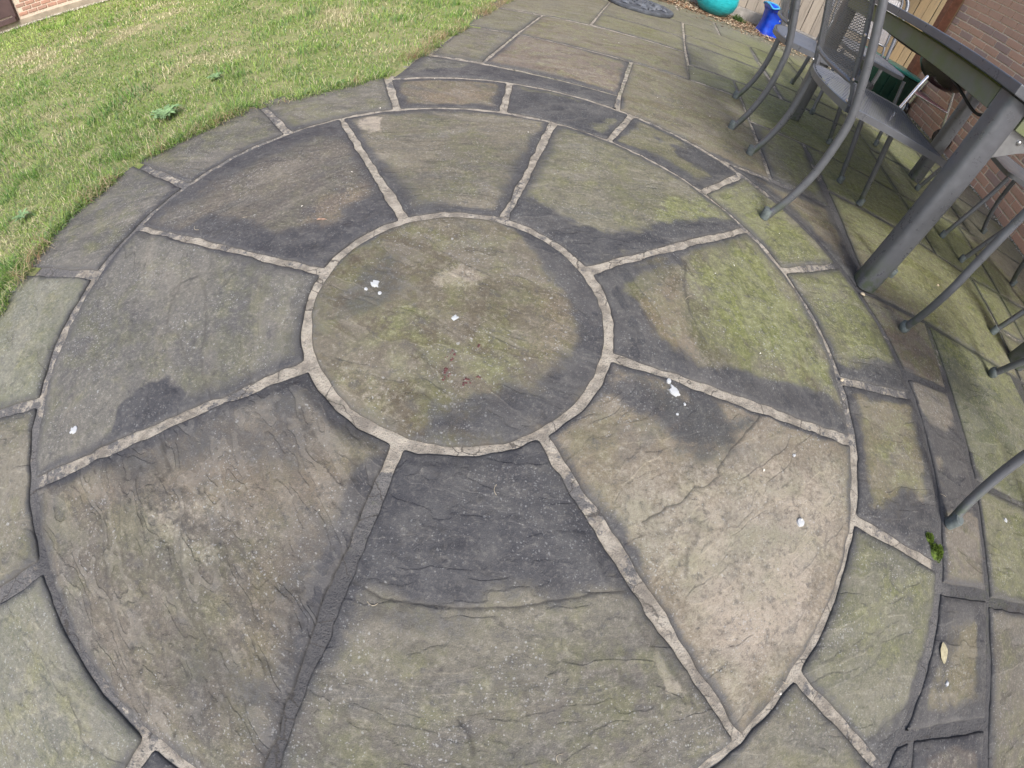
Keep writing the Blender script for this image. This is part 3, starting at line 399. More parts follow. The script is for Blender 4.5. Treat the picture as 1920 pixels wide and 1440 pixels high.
# rectangular and cut slabs of the terrace beyond the ring
GS = (.20, .185, .125); GB = (.20, .165, .125); GG = (.21, .215, .12); GY = (.19, .19, .12); GD = (.10, .10, .095)
RO = RC + .006
T_ = [
 ([(-.64, 1.555), (.325, 1.50), (.31, 1.33)] + arc(RO, 76.5, 118.5), GD, .10, .8),
 ([(.325, 1.50), (.385, 2.108), (1.05, 2.10), (1.005, 1.128), (.79, 1.135)] + arc(RO, 56, 76.3), GS, .06, .4),
 ([(.80, 1.125)] + arc(RO, 54, 24)[1:] + [(1.292, .60), (1.31, 1.085)], GS, .07, .8),
 ([(1.27, .555), (1.605, .53), (1.575, .218), (1.36, .228)] + arc(RO, 9.6, 22.5), GB, .03, .3),
 ([(1.385, .212), (1.575, .210), (1.552, -.22), (1.512, -.455), (1.305, -.448)] + arc(RO, -18.8, 8.4), (.22, .205, .16), .03, .6),
 ([(1.30, -.462), (1.508, -.472), (1.447, -.782), (1.125, -.782)] + arc(RO, -34.6, -19.4), (.21, .205, .12), .06, 1.0),
 ([(1.155, -.797), (1.442, -.797), (1.375, -1.35), (1.115, -1.35)], (.15, .135, .12), .075, 1.1),
 ([(1.145, -.80), (1.105, -1.35), (.55, -1.42)] + arc(RO, -67, -36.2), (.16, .165, .14), .07, 1.0),
 ([(1.615, .525), (2.14, .450), (2.21, .10), (2.2, -.175), (1.84, -.15), (1.575, -.115)], (.17, .175, .115), .03, .3),
 ([(1.57, -.125), (1.84, -.158), (2.2, -.185), (2.18, -.53), (1.518, -.475)], (.17, .19, .10), .04, .6),
 ([(1.508, -.487), (2.18, -.54), (2.12, -1.35), (1.385, -1.35), (1.45, -.80)], (.17, .155, .13), .04, .6),
 ([(1.312, .565), (1.60, .54), (1.83, .50), (2.22, .445), (2.255, .80), (2.235, 1.08), (1.75, 1.19), (1.345, 1.25)], (.185, .175, .105), .05, .4),
 ([(1.345, 1.262), (1.75, 1.203), (2.0, 1.14), (1.985, 1.65), (1.74, 1.69), (1.36, 1.73)], GG, .05, .4),
 ([(1.01, 1.135), (1.305, 1.095), (1.355, 1.735), (1.03, 1.745)], GS, .06, .6),
 ([(1.03, 1.755), (1.36, 1.742), (1.98, 1.665), (2.02, 2.41), (1.41, 2.42), (1.06, 2.42)], GG, .05, .3),
 ([(.725, 2.12), (1.05, 2.11), (1.06, 2.42), (.745, 2.42)], GG, .05, .4),
 ([(-.60, 1.57), (-.335, 1.56), (-.285, 2.15), (-.60, 2.15)], GS, .05, .5),
 ([(-.60, 2.16), (-.285, 2.16), (-.225, 2.73), (-.60, 2.73)], GY, .05, .5),
 ([(-.335, 1.55), (.325, 1.50), (.38, 2.105), (-.285, 2.15)], GB, .06, .7),
 ([(-.285, 2.16), (.38, 2.115), (.735, 2.105), (.765, 2.72), (-.225, 2.74)], GS, .05, .5),
 ([(-.60, 2.745), (.10, 2.765), (.205, 3.78), (-.60, 3.8)], GY, .05, .4),
 ([(.11, 2.775), (.765, 2.73), (.80, 3.17), (.145, 3.20)], GG, .05, .5),
 ([(.145, 3.21), (.80, 3.18), (.84, 3.78), (.20, 3.78)], GS, .05, .4),
 ([(.755, 2.43), (1.40, 2.42), (1.415, 3.0), (.785, 3.03)], (.175, .18, .12), .04, .5),
 ([(.785, 3.04), (1.415, 3.01), (1.42, 3.29), (.81, 3.31)], GG, .04, .5),
 ([(.81, 3.32), (1.42, 3.30), (1.455, 3.78), (.85, 3.78)], GY, .04, .3),
 ([(1.415, 2.43), (2.02, 2.42), (2.03, 2.77), (1.425, 2.78)], GG, .05, .5),
 ([(1.425, 2.79), (1.805, 2.78), (1.83, 3.78), (1.465, 3.78)], GG, .05, .4),
 ([(2.0, 1.13), (2.235, 1.09), (2.50, 1.08), (2.50, 1.66), (1.995, 1.655)], GG, .05, .4),
 ([(2.245, 1.08), (2.26, .745), (2.49, .73), (2.49, 1.07)], GG, .03, .5), ([(2.25, .735), (2.23, .445), (2.9, .40), (2.9, .70)], GS, .04, .4),
 ([(2.5, .72), (3.38, .68), (3.38, 1.08), (2.5, 1.07)], GG, .04, .4), ([(2.51, 1.08), (3.38, 1.09), (3.38, 1.66), (2.51, 1.66)], GS, .04, .4), ([(2.91, .40), (3.38, .40), (3.38, .67), (2.91, .69)], GG, .04, .4),
 ([(2.0, 1.665), (2.62, 1.67), (2.62, 2.2), (2.01, 2.2)], GS, .04, .4), ([(2.63, 1.67), (3.38, 1.67), (3.38, 2.2), (2.63, 2.2)], GG, .04, .4),
 ([(2.03, 2.21), (2.75, 2.21), (2.75, 2.77), (2.04, 2.77)], GG, .04, .4), ([(2.76, 2.21), (3.38, 2.21), (3.38, 2.77), (2.76, 2.77)], GS, .04, .4),
 ([(1.82, 2.785), (2.45, 2.785), (2.45, 3.3), (1.83, 3.3)], GS, .04, .4), ([(2.46, 2.785), (3.0, 2.785), (3.0, 3.3), (2.46, 3.3)], GG, .04, .4), ([(3.01, 2.785), (3.38, 2.785), (3.38, 3.3), (3.01, 3.3)], GS, .04, .4),
 ([(1.84, 3.31), (2.62, 3.31), (2.62, 3.78), (1.84, 3.78)], GG, .04, .4), ([(2.63, 3.31), (3.38, 3.31), (3.38, 3.78), (2.63, 3.78)], GS, .04, .4),
 ([(-.55, 3.81), (.20, 3.79), (.22, 4.6), (-.5, 4.6)], GS, .04, .3), ([(.21, 3.79), (1.18, 3.79), (1.21, 4.35), (.22, 4.36)], GY, .04, .3), ([(1.19, 3.79), (1.9, 3.79), (1.92, 4.35), (1.22, 4.35)], (.2, .205, .16), .04, .3),
 ([(1.91, 3.79), (2.62, 3.79), (2.62, 4.35), (1.93, 4.35)], GY, .04, .3), ([(2.63, 3.79), (3.38, 3.79), (3.38, 4.35), (2.63, 4.35)], GS, .04, .3),
 ([(.23, 4.37), (.85, 4.36), (.85, 4.6), (.23, 4.6)], GY, .04, .3), ([(.86, 4.36), (1.6, 4.36), (1.6, 4.6), (.86, 4.6)], GY, .04, .3), ([(1.61, 4.36), (2.5, 4.36), (2.5, 4.6), (1.61, 4.6)], GY, .04, .3), ([(2.51, 4.36), (3.38, 4.36), (3.38, 4.6), (2.51, 4.6)], GS, .04, .3),
 ([(2.22, .435), (2.8, .395), (2.8, -.2), (2.21, -.18)], GG, .04, .4), ([(2.81, .39), (3.38, .39), (3.38, -.2), (2.81, -.2)], GS, .04, .4),
 ([(2.2, -.19), (2.75, -.21), (2.75, -.9), (2.16, -.9)], GS, .04, .4), ([(2.76, -.21), (3.38, -.21), (3.38, -.9), (2.76, -.9)], GG, .04, .4),
]
yy = -1.36
while yy > -3.6:                                             # the terrace behind the camera
    hh = random.choice((.45, .6)); xx = -.38 if yy < -1.5 else .55
    while xx < 3.2:
        ww = min(random.choice((.45, .6, .9)), 3.38 - xx); T_.append(([(xx, yy), (xx, yy - hh), (xx + ww, yy - hh), (xx + ww, yy)], random.choice((GS, GG, GB)), .05, .6)); xx += ww + .01
    yy -= hh + .01
CAMP = np.array((.1555, -.684))
for poly, b, ew, ea in T_:
    Pn = np.array(poly); dmin = np.hypot(*(Pn - CAMP).T).min()
    x0 = Pn[:, 0].max(); hw = .0050 if dmin > 2.6 else .0062
    b = [x * random.uniform(.92, 1.08) for x in b]
    slab(poly, hw, b, [b[0] * .8, b[1] * .78, b[2] * .8], sp=.0118 if dmin < 1.6 else .02 if dmin < 2.9 else .035, grain=random.uniform(-.3, .3), ew=ew * random.uniform(.8, 1.3), ea=ea, film=random.uniform(.5, .8), rel=.7, chip=.003)

# ------------------------------------------------------------------ grass
def grass_mat(name, tr=.35):
    t = NT(name, .65, 0, .3); a = t.attr('bc', out='Color'); t.col(a)
    try: t.b.inputs['Transmission Weight'].default_value = 0
    except Exception: pass
    tb = t.n('BsdfTranslucent', {0: a}); ad = t.n('MixShader', {0: tr, 1: t.b.outputs[0], 2: tb.outputs[0]})
    t.t.links.new(ad.outputs[0], t.t.nodes['Material Output'].inputs[0]); return t.m
MG = grass_mat('grass_blades')
def blades(px, py, L, W, lean, cols, z0=None, bend=1.0, name='grass', rs=None):
    n = len(px); th = RNG.random(n) * 2 * PI; dx, dy = np.cos(th), np.sin(th); sx, sy = -dy, dx
    tw = RNG.normal(0, .5, n); sx, sy = np.cos(th + PI / 2 + tw), np.sin(th + PI / 2 + tw)
    z0 = lawn_z(px, py) - .003 if z0 is None else z0
    lev = (0, .45, .8, 1.0); ww = (1, .85, .5, 0); pts = []
    for t_, w_ in zip(lev, ww):
        hor = L * np.sin(lean) * (t_ ** 1.6) * bend; ver = L * np.cos(lean * t_) * t_
        cx, cy_, cz = px + dx * hor, py + dy * hor, z0 + ver
        if w_ > 0:
            pts.append(np.stack([cx - sx * W * w_ / 2, cy_ - sy * W * w_ / 2, cz], 1)); pts.append(np.stack([cx + sx * W * w_ / 2, cy_ + sy * W * w_ / 2, cz], 1))
        else: pts.append(np.stack([cx, cy_, cz], 1))
    V = np.stack(pts, 1); m = V.shape[1]; base = (np.arange(n) * m)[:, None]
    tri = np.array([(0, 1, 3), (0, 3, 2), (2, 3, 5), (2, 5, 4), (4, 5, 6)])
    F = (base[:, :, None] + tri[None]).reshape(-1, 3)
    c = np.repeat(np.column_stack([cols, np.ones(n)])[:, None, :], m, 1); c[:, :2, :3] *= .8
    return V.reshape(-1, 3), F, c.reshape(-1, 4)
def scatter(n, x0, x1, y0, y1): return RNG.uniform(x0, x1, n), RNG.uniform(y0, y1, n)
PV, PF, PC = [], [], []; off = 0
def push(r):
    global off
    PV.append(r[0]); PF.append(r[1] + off); PC.append(r[2]); off += len(r[0])
def gcol(x, y):
    n = len(x); a = fbm(x * 1.3, y * 1.3, 41, 3); b = fbm(x * 5, y * 5, 43, 3); r = RNG.random(n)
    g1 = np.array((.22, .34, .075)); g2 = np.array((.43, .55, .16)); st = np.array((.62, .56, .37)); gr = np.array((.16, .26, .105))
    c = g1 + (g2 - g1) * np.clip(r * .9 + (a - .5) * 1.6, 0, 1)[:, None]
    far = sstep(2.6, 3.8, np.hypot(x + 1.2, y * .9))
    c = np.where((RNG.random(n) < .25 * (1 - far) + .12)[:, None], gr * (.8 + .5 * r[:, None]), c)
    ps = .07 + .80 * sstep(.50, .68, b) * sstep(.40, .58, a) + .10 * (1 - far)
    ps = np.where(far > .9, .07, ps)
    return np.where((RNG.random(n) < ps)[:, None], st * (.65 + .6 * RNG.random(n))[:, None], c), far
for (n, x0, x1, y0, y1, dmin, dmax, W) in ((230000, -3.0, -.5, -1.0, 3.2, 0, 2.4, .0024), (150000, -5.0, -.45, -.6, 5.0, 2.4, 4.2, .0042), (110000, -9.5, -.45, .2, 5.0, 4.2, 99, .0075)):
    x, y = scatter(n, x0, x1, y0, y1); P2 = np.stack([x, y], 1); d = np.hypot(x - CAMP[0], y - CAMP[1])
    sdl = pdist(P2, LAWNPOLY)[0]; wall = (y - 2.9) - .41 * (x + 5.3)
    k = (sdl > -.012 + .02 * fbm(x * 12, y * 12, 33, 3)) & (d >= dmin) & (d < dmax) & (wall < -.10); k &= ~((fbm(x * 9, y * 9, 77, 2) > .68) & (RNG.random(n) < .75))
    x, y, sdl = x[k], y[k], sdl[k]; c, far = gcol(x, y)
    L = RNG.uniform(.012, .027, len(x)) * (1 + .5 * (fbm(x * 3, y * 3, 50, 2) > .55)) * np.where(W > .004, 1.15, 1); L = np.where((sdl < .12) & (fbm(x * 8, y * 8, 51, 2) > .5), L * 1.45, L); tf_ = fbm(x * 4.2, y * 4.2, 58, 3) > .66; L = np.where(tf_, L * 1.5, L); c = np.where(tf_[:, None], c * np.array((.72, .86, .7)), c)
    push(blades(x, y, L, W * RNG.uniform(.7, 1.2, len(x)), RNG.uniform(.25, 1.35, len(x)), c))
LBn = densify(np.array(GE), .01)[:560]; LBn = LBn[pdist(LBn, np.array(GE), False)[0] < .01]
idx = RNG.integers(0, len(LBn), 9000); jit = RNG.normal(0, .02, (9000, 2)); x, y = (LBn[idx] + jit + np.array((-.012, .004))).T
k = (fbm(x * 5, y * 5, 66, 3) > .44) & (pdist(np.stack([x, y], 1), LAWNPOLY)[0] > -.022); x, y = x[k], y[k]; c, far = gcol(x, y)
push(blades(x, y, RNG.uniform(.025, .06, len(x)), RNG.uniform(.002, .003, len(x)), RNG.uniform(.4, 1.4, len(x)), c))
V = np.vstack(PV); F = np.vstack(PF); C = np.vstack(PC)
g = new_mesh('grass', V, F, [MG], colattrs=dict(bc=C)); tag(g, 'patchy green lawn grass with straw coloured dead tufts', 'grass', kind='stuff')
# long straw and runners along the stone edge
PV, PF, PC = [], [], []; off = 0
LBn = densify(np.array(GE), .01)[:560]; LBn = LBn[pdist(LBn, np.array(GE), False)[0] < .01]
idx = RNG.integers(0, len(LBn), 2600); jit = RNG.normal(0, .030, (2600, 2)); px, py = (LBn[idx] + jit + np.array((-.018, .006))).T
P2 = np.stack([px, py], 1); inside = pdist(P2, LAWNPOLY)[0]; k = (inside > -.035) & (fbm(px * 6, py * 6, 90, 2) > .54); px, py = px[k], py[k]; n = len(px)
cs = np.array((.50, .41, .25)) * RNG.uniform(.5, 1.25, n)[:, None]; cs = np.where((RNG.random(n) < .25)[:, None], np.array((.30, .18, .10)), cs)
push(blades(px, py, RNG.uniform(.03, .085, n), np.full(n, .0019), RNG.uniform(1.2, 1.52, n), cs, z0=RNG.uniform(.001, .008, n)))
V = np.vstack(PV); F = np.vstack(PF); C = np.vstack(PC)
tag(new_mesh('dry_straw', V, F, [MG], colattrs=dict(bc=C)), 'dry straw and brown runners lying along the curved stone edge', 'straw', kind='stuff')

# blue-green rosette weeds in the lawn
MW = simple('thistle_leaf', (.155, .25, .11), .6, var=.3, scale=60)
MW2 = simple('dock_leaf', (.07, .15, .04), .55, var=.3, scale=60)
def rosette(x, y, r, label, mat, nleaf=13, lobed=True):
    root = empty('lawn_weed', (x, y, .004)); tag(root, label, 'weed', 'broad leaved weeds in the lawn')
    for i in range(nleaf):
        th = 2 * PI * i / nleaf + random.uniform(-.3, .3); L = r * random.uniform(.65, 1.1); m = 9; v = []; f = []
        for j in range(m + 1):
            t_ = j / m; w = L * .17 * math.sin(PI * min(1, t_ * .93 + .05)) * ((1.25 if j % 2 else .55) if lobed else 1.0)
            rr = L * t_; zz = L * (.30 * math.sin(t_ * 2.1) ) * random.uniform(.9, 1.1) + .006; cxx, cyy = rr * math.cos(th), rr * math.sin(th); sxx, syy = -math.sin(th), math.cos(th)
            v += [(cxx - sxx * w, cyy - syy * w, zz + w * .4), (cxx, cyy, zz), (cxx + sxx * w, cyy + syy * w, zz + w * .4)]
            if j: b = 3 * j; f += [(b - 3, b - 2, b + 1, b), (b - 2, b - 1, b + 2, b + 1)]
        MB().add(v, f).build('leaf', mat, root)
W = DATA['weeds']
rosette(*W[0], .075, 'large blue green jagged weed rosette nearest the paved circle', MW, 24)
rosette(*W[1], .045, 'smaller pale jagged weed further out in the lawn above the large rosette', MW, 18)
rosette(*W[2], .04, 'feathery weed in the grass at the left edge of the lawn corner', MW, 18)
rosette(*W[3], .035, 'small plain leaved green weed at the top lawn edge by the ring', MW2, 6, False)

# ------------------------------------------------------------------ small bits lying on the stones
MDp = simple('bird_lime', (.42, .44, .45), .7, var=.06, scale=100)
for i, (x, y, r) in enumerate(DATA['drops']):
    lab = ['large splashed white bird dropping right of the disc below the mossy wedge', 'small round white bird dropping on the joint above the larger splash', 'round smooth white bird dropping on the tan wedge', 'ragged white bird dropping at left of the centre disc', 'small round white dropping below the ragged one on the disc',
           'faint white dropping left of the ragged one on the disc', 'star shaped white dropping in the middle of the centre disc', 'white bird dropping on the grey wedge at far left', 'pale dropping on the green slab at far right', 'small white dropping on the dark slab beside the fallen leaf',
           'thin white fleck on the tan wedge above the round dropping', 'pale smear just under the large splash', 'faint trailing smear below the large splash'][i]
    n = 22; v = [(0, 0, .0022)]; rag = .12 if i in (1, 2, 4) else .6; sd = random.random() * 99; ang = random.random() * 3; el = random.uniform(.62, .95)
    for ring, (q, zz) in enumerate(((.6, .0021), (.9, .0014), (1.0, -.004))):
        for k in range(n):
            a = 2 * PI * k / n; rr = .6 * r * q * (1 - rag * .5 + rag * (float(fbm(np.array([math.cos(a) * 2 + sd]), np.array([math.sin(a) * 2 + sd]), 3, 3)[0]) * 2.2 - .5)); X_, Y_ = rr * math.cos(a), rr * math.sin(a) * el
            v.append((X_ * math.cos(ang) - Y_ * math.sin(ang), X_ * math.sin(ang) + Y_ * math.cos(ang), zz))
    f = [(0, 1 + k, 1 + (k + 1) % n) for k in range(n)] + [(1 + rg * n + k, 1 + (rg + 1) * n + k, 1 + (rg + 1) * n + (k + 1) % n, 1 + rg * n + (k + 1) % n) for rg in range(2) for k in range(n)]
    o = MB().add(v, f).build('bird_dropping', MDp, None, True); o.location = (x, y, .0036); tag(o, lab, 'bird dropping', 'white bird droppings on the paving')
MBy = simple('crushed_berry', (.085, .030, .030), .45, var=.4, scale=300)
for i, (x, y) in enumerate(DATA['berries']):
    b = MB()
    for k in range(3):
        s = random.uniform(.0016, .003); b.lathe([(0.0005, s * .5), (s, .0), (s * .8, -s * .6)], 7, (random.uniform(-.004, .004), random.uniform(-.004, .004), s * .3))
    o = b.build('crushed_berry', MBy, None, True); o.location = (x, y, .0045); tag(o, 'crushed dark red berry on the centre disc of the paved circle', 'berry', 'crushed berries on the centre disc')
MLf = simple('dead_leaf', (.34, .31, .20), .7, var=.25, scale=80); ML2 = simple('brown_dead_leaf', (.26, .17, .12), .7, var=.3, scale=120)
def leaf(p, q, w, mat, label, name='fallen_leaf', cat='leaf'):
    a, b = Vector((*p, .0035)), Vector((*q, .0035)); d = b - a; s = Vector((-d.y, d.x, 0)).normalized(); v = []; f = []; m = 10
    for j in range(m + 1):
        t_ = j / m; ww = w * math.sin(PI * (t_ * .96 + .02)) ** .8 * random.uniform(.88, 1.1); c = a + d * t_ + Vector((0, 0, .0012 * math.sin(t_ * 5)))
        v += [c - s * ww + Vector((0, 0, .0012)), c, c + s * ww + Vector((0, 0, .002))]
        if j: k = 3 * j; f += [(k - 3, k - 2, k + 1, k), (k - 2, k - 1, k + 2, k + 1)]
    o = MB().add(v, f).build(name, mat, None, True); tag(o, label, cat); return o
leaf(*DATA['leaf'], .014, MLf, 'pale yellow fallen leaf on the dark slab at lower right')
l2 = DATA['leaf2'][0]; leaf((l2[0] - .014, l2[1] - .003), (l2[0] + .014, l2[1] + .005), .004, ML2, 'small curled orange brown leaf on the upper left wedge')
MP = simple('white_petal', (.72, .70, .62), .7, var=.1)
for (x, y) in DATA['petals']:
    s = random.uniform(.0025, .005); a = random.random() * 3; d = (math.cos(a) * s, math.sin(a) * s); e = (-d[1] * .45, d[0] * .45)
    o = MB().add([(-d[0], -d[1], .001), (-e[0], -e[1], .003), (d[0], d[1], .001), (e[0], e[1], .0035), (0, 0, .0045)], [(0, 1, 4), (1, 2, 4), (2, 3, 4), (3, 0, 4)]).build('white_petal', MP)
    o.location = (x, y, .004); tag(o, 'small white petal scrap scattered on the stone paving', 'petal', 'white petal scraps scattered on the paving')
MSw = simple('straw', (.38, .33, .24), .7, var=.2)
for (x, y) in DATA['straws']:
    a = random.random() * PI; L = random.uniform(.007, .018); c = random.uniform(-.008, .008)
    pts = [(L * t_ * math.cos(a) - c * (1 - t_ * t_) * math.sin(a), L * t_ * math.sin(a) + c * (1 - t_ * t_) * math.cos(a), .004 + .001 * t_) for t_ in (-1, -.5, 0, .5, 1)]
    o = MB().tube(pts, .0005, 5).build('grass_straw', MSw); o.location = (x, y, .0015); tag(o, 'short dry grass straw lying on the stone paving', 'straw', 'dry straws lying on the paving')
MPb = simple('pebble', (.45, .38, .27), .7, var=.2)
for (x, y), r, lab in zip(DATA['peb'], (.011, .008, .009), ('small tan pebble at the foot of the nearest table leg', 'small pale pebble on the ring joint at right of the mossy wedge', 'small cream stone chip on the green slab under the table')):
    o = MB().lathe([(.001, r * .6), (r * .6, r * .5), (r, 0), (r * .7, -r * .4), (.001, -r * .5)], 9).build('pebble', MPb, None, True); o.location = (x, y, .005); o.scale = (1, .65, .8); o.rotation_euler = (0, 0, random.random() * 3); tag(o, lab, 'pebble')
MMs = simple('cushion_moss', (.085, .13, .018), .85, var=.5, scale=220)
for (x, y), r, lab in zip(DATA['moss'], (.014, .022), ('small dark moss cushion on the dark ring slab near the chair foot', 'bright green moss cushion in the joint corner below the smaller cushion')):
    PVl = []; n = 900; u = RNG.random(n); th = RNG.random(n) * 2 * PI; rr = r * np.sqrt(u) * (.8 + .3 * np.sin(th * 3)); x_, y_ = rr * np.cos(th), rr * np.sin(th) * 1.15
    zz = np.sqrt(np.maximum(0, 1 - (rr / r / 1.1) ** 2)) * r * .7; g1 = np.where((RNG.random(n) < .3)[:, None], np.array((.05, .07, .015)), np.array((.14, .22, .03)) * RNG.uniform(.6, 1.2, n)[:, None])
    rs = blades(x_, y_, np.full(n, .006), np.full(n, .0016), RNG.uniform(.2, 1.4, n), g1, z0=zz - .002)
    root = empty('moss_cushion', (x, y, .001)); tag(root, lab, 'moss')
    MB().lathe([(.0005, r * .68), (r * .55, r * .58), (r * .9, r * .25), (r, -.004)], 14).build('mound', MMs, root, True)
    o = new_mesh('moss_fronds', rs[0], rs[1], [MG], root, colattrs=dict(bc=rs[2])); o['kind'] = 'stuff'

# ------------------------------------------------------------------ powder-coated furniture
def frame_mat():
    t = NT('graphite_powder_coat', .42, .35, .5); p = t.obj(); n = t.noise(p, 26, 6, .65); n2 = t.noise(p, 400, 3)
    sp_ = t.n('SeparateXYZ', {0: t.pos()}).outputs[2]
    c = t.mix(t.ramp(n, .35, .7), (.135, .142, .158), (.155, .163, .182))
    low = t.math('MULTIPLY', t.ramp(sp_, .20, .0), t.ramp(n, .40, .60)); c = t.mix(t.math('MULTIPLY', low, .75), c, (.060, .085, .035))
    t.col(c); t.rough(t.ramp(n, .3, .7, .26, .42)); t.bump(n2, .0002, .4); return t.m
MFr = frame_mat()
MSM = NT('expanded_mesh_coating', .38, .45, .6); MSM.col((.20, .205, .225)); MSM = MSM.m
MCap = simple('rubber_foot', (.10, .12, .12), .6, var=.35, scale=40); MBolt = simple('zinc_bolt', (.62, .62, .64), .3, .9, var=.1)
MApr = NT('algae_stained_apron', .55, .25, .4); p_ = MApr.obj(); n_ = MApr.noise(p_, 9, 7, .65); n2_ = MApr.noise(p_, 120, 4)
MApr.col(MApr.mix(MApr.ramp(n_, .3, .65), (.20, .205, .17), (.17, .20, .095))); MApr = MApr.m
MMossL = simple('moss_line', (.15, .19, .03), .9, var=.4, scale=60)
def expanded(fn, u0, u1, v0, v1, pu, pv, w, inside=None, steps=5):
    """strands of an expanded-metal panel: two families of zigzags on the surface fn(u, v)"""
    v = []; f = []
    nu = int((u1 - u0) / pu); nv = int((v1 - v0) / pv)
    for j in range(nv + 1):
        for sgn in (-1, 1):
            prev = None
            for i in range(2 * nu + 1):
                uu = u0 + (u1 - u0) * i / (2 * nu); vv = v0 + (v1 - v0) * (j + (.5 * sgn if (i % 2) else 0)) / nv
                if vv < v0 - 1e-6 or vv > v1 + 1e-6 or (inside and not inside(uu, vv)): prev = None; continue
                a, b = fn(uu, vv - w / 2), fn(uu, vv + w / 2); zo = .0012 if (i % 2) else -.0012
                a = (a[0], a[1], a[2] + zo); b = (b[0], b[1], b[2] + zo); v += [a, b]; k = len(v)
                if prev is not None: f.append((prev, prev + 1, k - 1, k - 2))
                prev = k - 2
    return v, f
PROF = [(-.300, 0), (-.258, .10), (-.226, .23), (-.216, .36), (-.219, .46), (-.243, .565), (-.270, .67), (-.297, .763), (-.315, .82), (-.335, .88)]
PX = np.array([p[0] for p in PROF]); PZ = np.array([p[1] for p in PROF])
def px_at(z): return float(np.interp(z, PZ, PX))
def make_chair(label, arms=False):
    ex = .05 if arms else 0
    root = empty('garden_chair'); tag(root, label, 'chair', 'grey metal mesh garden chairs round the table')
    for s in (-1, 1):
        pr = [(x - ex, s * .262, z) for x, z in PROF[:-1]]
        pts = spline(pr + [(-.338 - ex, s * .258, .885), (-.352 - ex, s * .238, .918), (-.358 - ex, s * .20, .934), (-.362 - ex, s * .10, .946), (-.364 - ex, 0, .949)], 6)
        sf = MB().tube(pts, .0142, 12).build('side_frame', MFr, root, True)
        cp = MB().lathe([(.0145, -.002), (.0175, .0), (.0175, .036), (.0155, .040)], 14, (-.300 - ex, s * .262, .001)).build('foot_cap', MCap, sf, True)
        if arms:
            fl_ = MB().tube(spline([(.35, s * .262, 0), (.325, s * .27, .117), (.300, s * .29, .25), (.305, s * .29, .375), (.31, s * .285, .54), (.30, s * .285, .66), (.27, s * .285, .70), (.1, s * .285, .715), (-.15, s * .28, .71), (-.31, s * .266, .70)], 6), .0135, 12).build('front_leg', MFr, root, True)
            MB().lathe([(.014, -.002), (.019, .004), (.021, .014), (.019, .028), (.0145, .034)], 14, (.35, s * .262, .002)).build('foot_cap', MCap, fl_, True)
            MB().box(-.10, .22, s * .285 - .025, s * .285 + .025, .728, .742, .004).build('armrest', MFr, root, True)
        else:
            fl_ = MB().tube(spline([(.295, s * .258, .001), (.262, s * .252, .16), (.226, s * .244, .33), (.205, s * .236, .455)], 5), .0125, 10).build('front_leg', MFr, root, True)
            MB().lathe([(.0135, -.002), (.0165, .0), (.0165, .034), (.0135, .038)], 14, (.295, s * .258, .001)).build('foot_cap', MCap, fl_, True)
    # seat: flat rim with a curved back edge, waterfall front
    def rim(o):
        out = []
        for k in range(13): a = -1 + 2 * k / 12; out.append((-.235 - .045 * (1 - a * a) - o, a * (.232 + o), .476))
        for k in range(1, 8): out.append((-.235 + k * .4 / 8, .232 + o, .476))
        for k in range(0, 5): t_ = k / 4; out.append((.165 + .04 * math.sin(t_ * PI / 2) + o * t_, .232 + o - .035 * (1 - math.cos(t_ * PI / 2)), .476 - .012 * t_))
        for k in range(1, 7): out.append((.205 + o, .197 + o - (.394 + 2 * o) * k / 7, .462))
        q = [(x, -y, z) for x, y, z in out[13:25]][::-1]
        return out + q
    rm = rim(0); ro_ = rim(.0); n = len(rm); mb = MB(); v = []
    for (o, dz) in ((.0, .012), (.004, .010), (.004, -.014), (-.012, -.014), (-.012, -.010), (-.0, -.008 + .012)):
        v += [(x, y, z + dz) for x, y, z in rim(o)]
    f = [(a * n + i, a * n + (i + 1) % n, (a + 1) % 6 * n + (i + 1) % n, (a + 1) % 6 * n + i) for a in range(6) for i in range(n)]
    mb.add(v, f).build('seat_frame', MFr, root, True)
    def sfn(u, v_):                                          # u across (y), v along (x)
        zz = .485 - .010 * (1 - (v_ / .24) ** 2) * (1 - (u / .24) ** 2) - (max(0, v_ - .15) ** 2) * 4.5
        return (v_, u, zz)
    def sin_(u, v_): return abs(u) < .230 and v_ < .205 and v_ > -.232 - .043 * (1 - (u / .232) ** 2)
    v, f = expanded(sfn, -.232, .232, -.28, .206, .018, .0088, .0044, sin_)
    MB().add(v, f).build('seat_mesh', MSM, root)
    # backrest: inner frame, mesh, brackets, bolts
    def bfn(u, z, off=0):
        x = px_at(z) - ex - .012 - .035 * (1 - (u / .235) ** 2) + off; return (x, u, z)
    z0, z1 = .552, .915
    loop = [bfn(-.218 + .436 * k / 12, z0) for k in range(13)] + [bfn(.222, z0 + (z1 - z0) * k / 10) for k in range(1, 10)] + [bfn(.205 - .41 * k / 12, z1 + .012 * math.sin(PI * k / 12)) for k in range(13)] + [bfn(-.222, z1 - (z1 - z0) * k / 10) for k in range(1, 10)]
    MB().tube(loop, .0085, 8, closed=True).build('backrest_frame', MFr, root, True)
    def bin_(u, z): return abs(u) < .219 and z > z0 and z < z1 + .008
    v, f = expanded(lambda u, z: bfn(u, z), -.22, .22, z0, z1 + .006, .0155, .0082, .0030, bin_)
    MB().add(v, f).build('backrest_mesh', MSM, root)
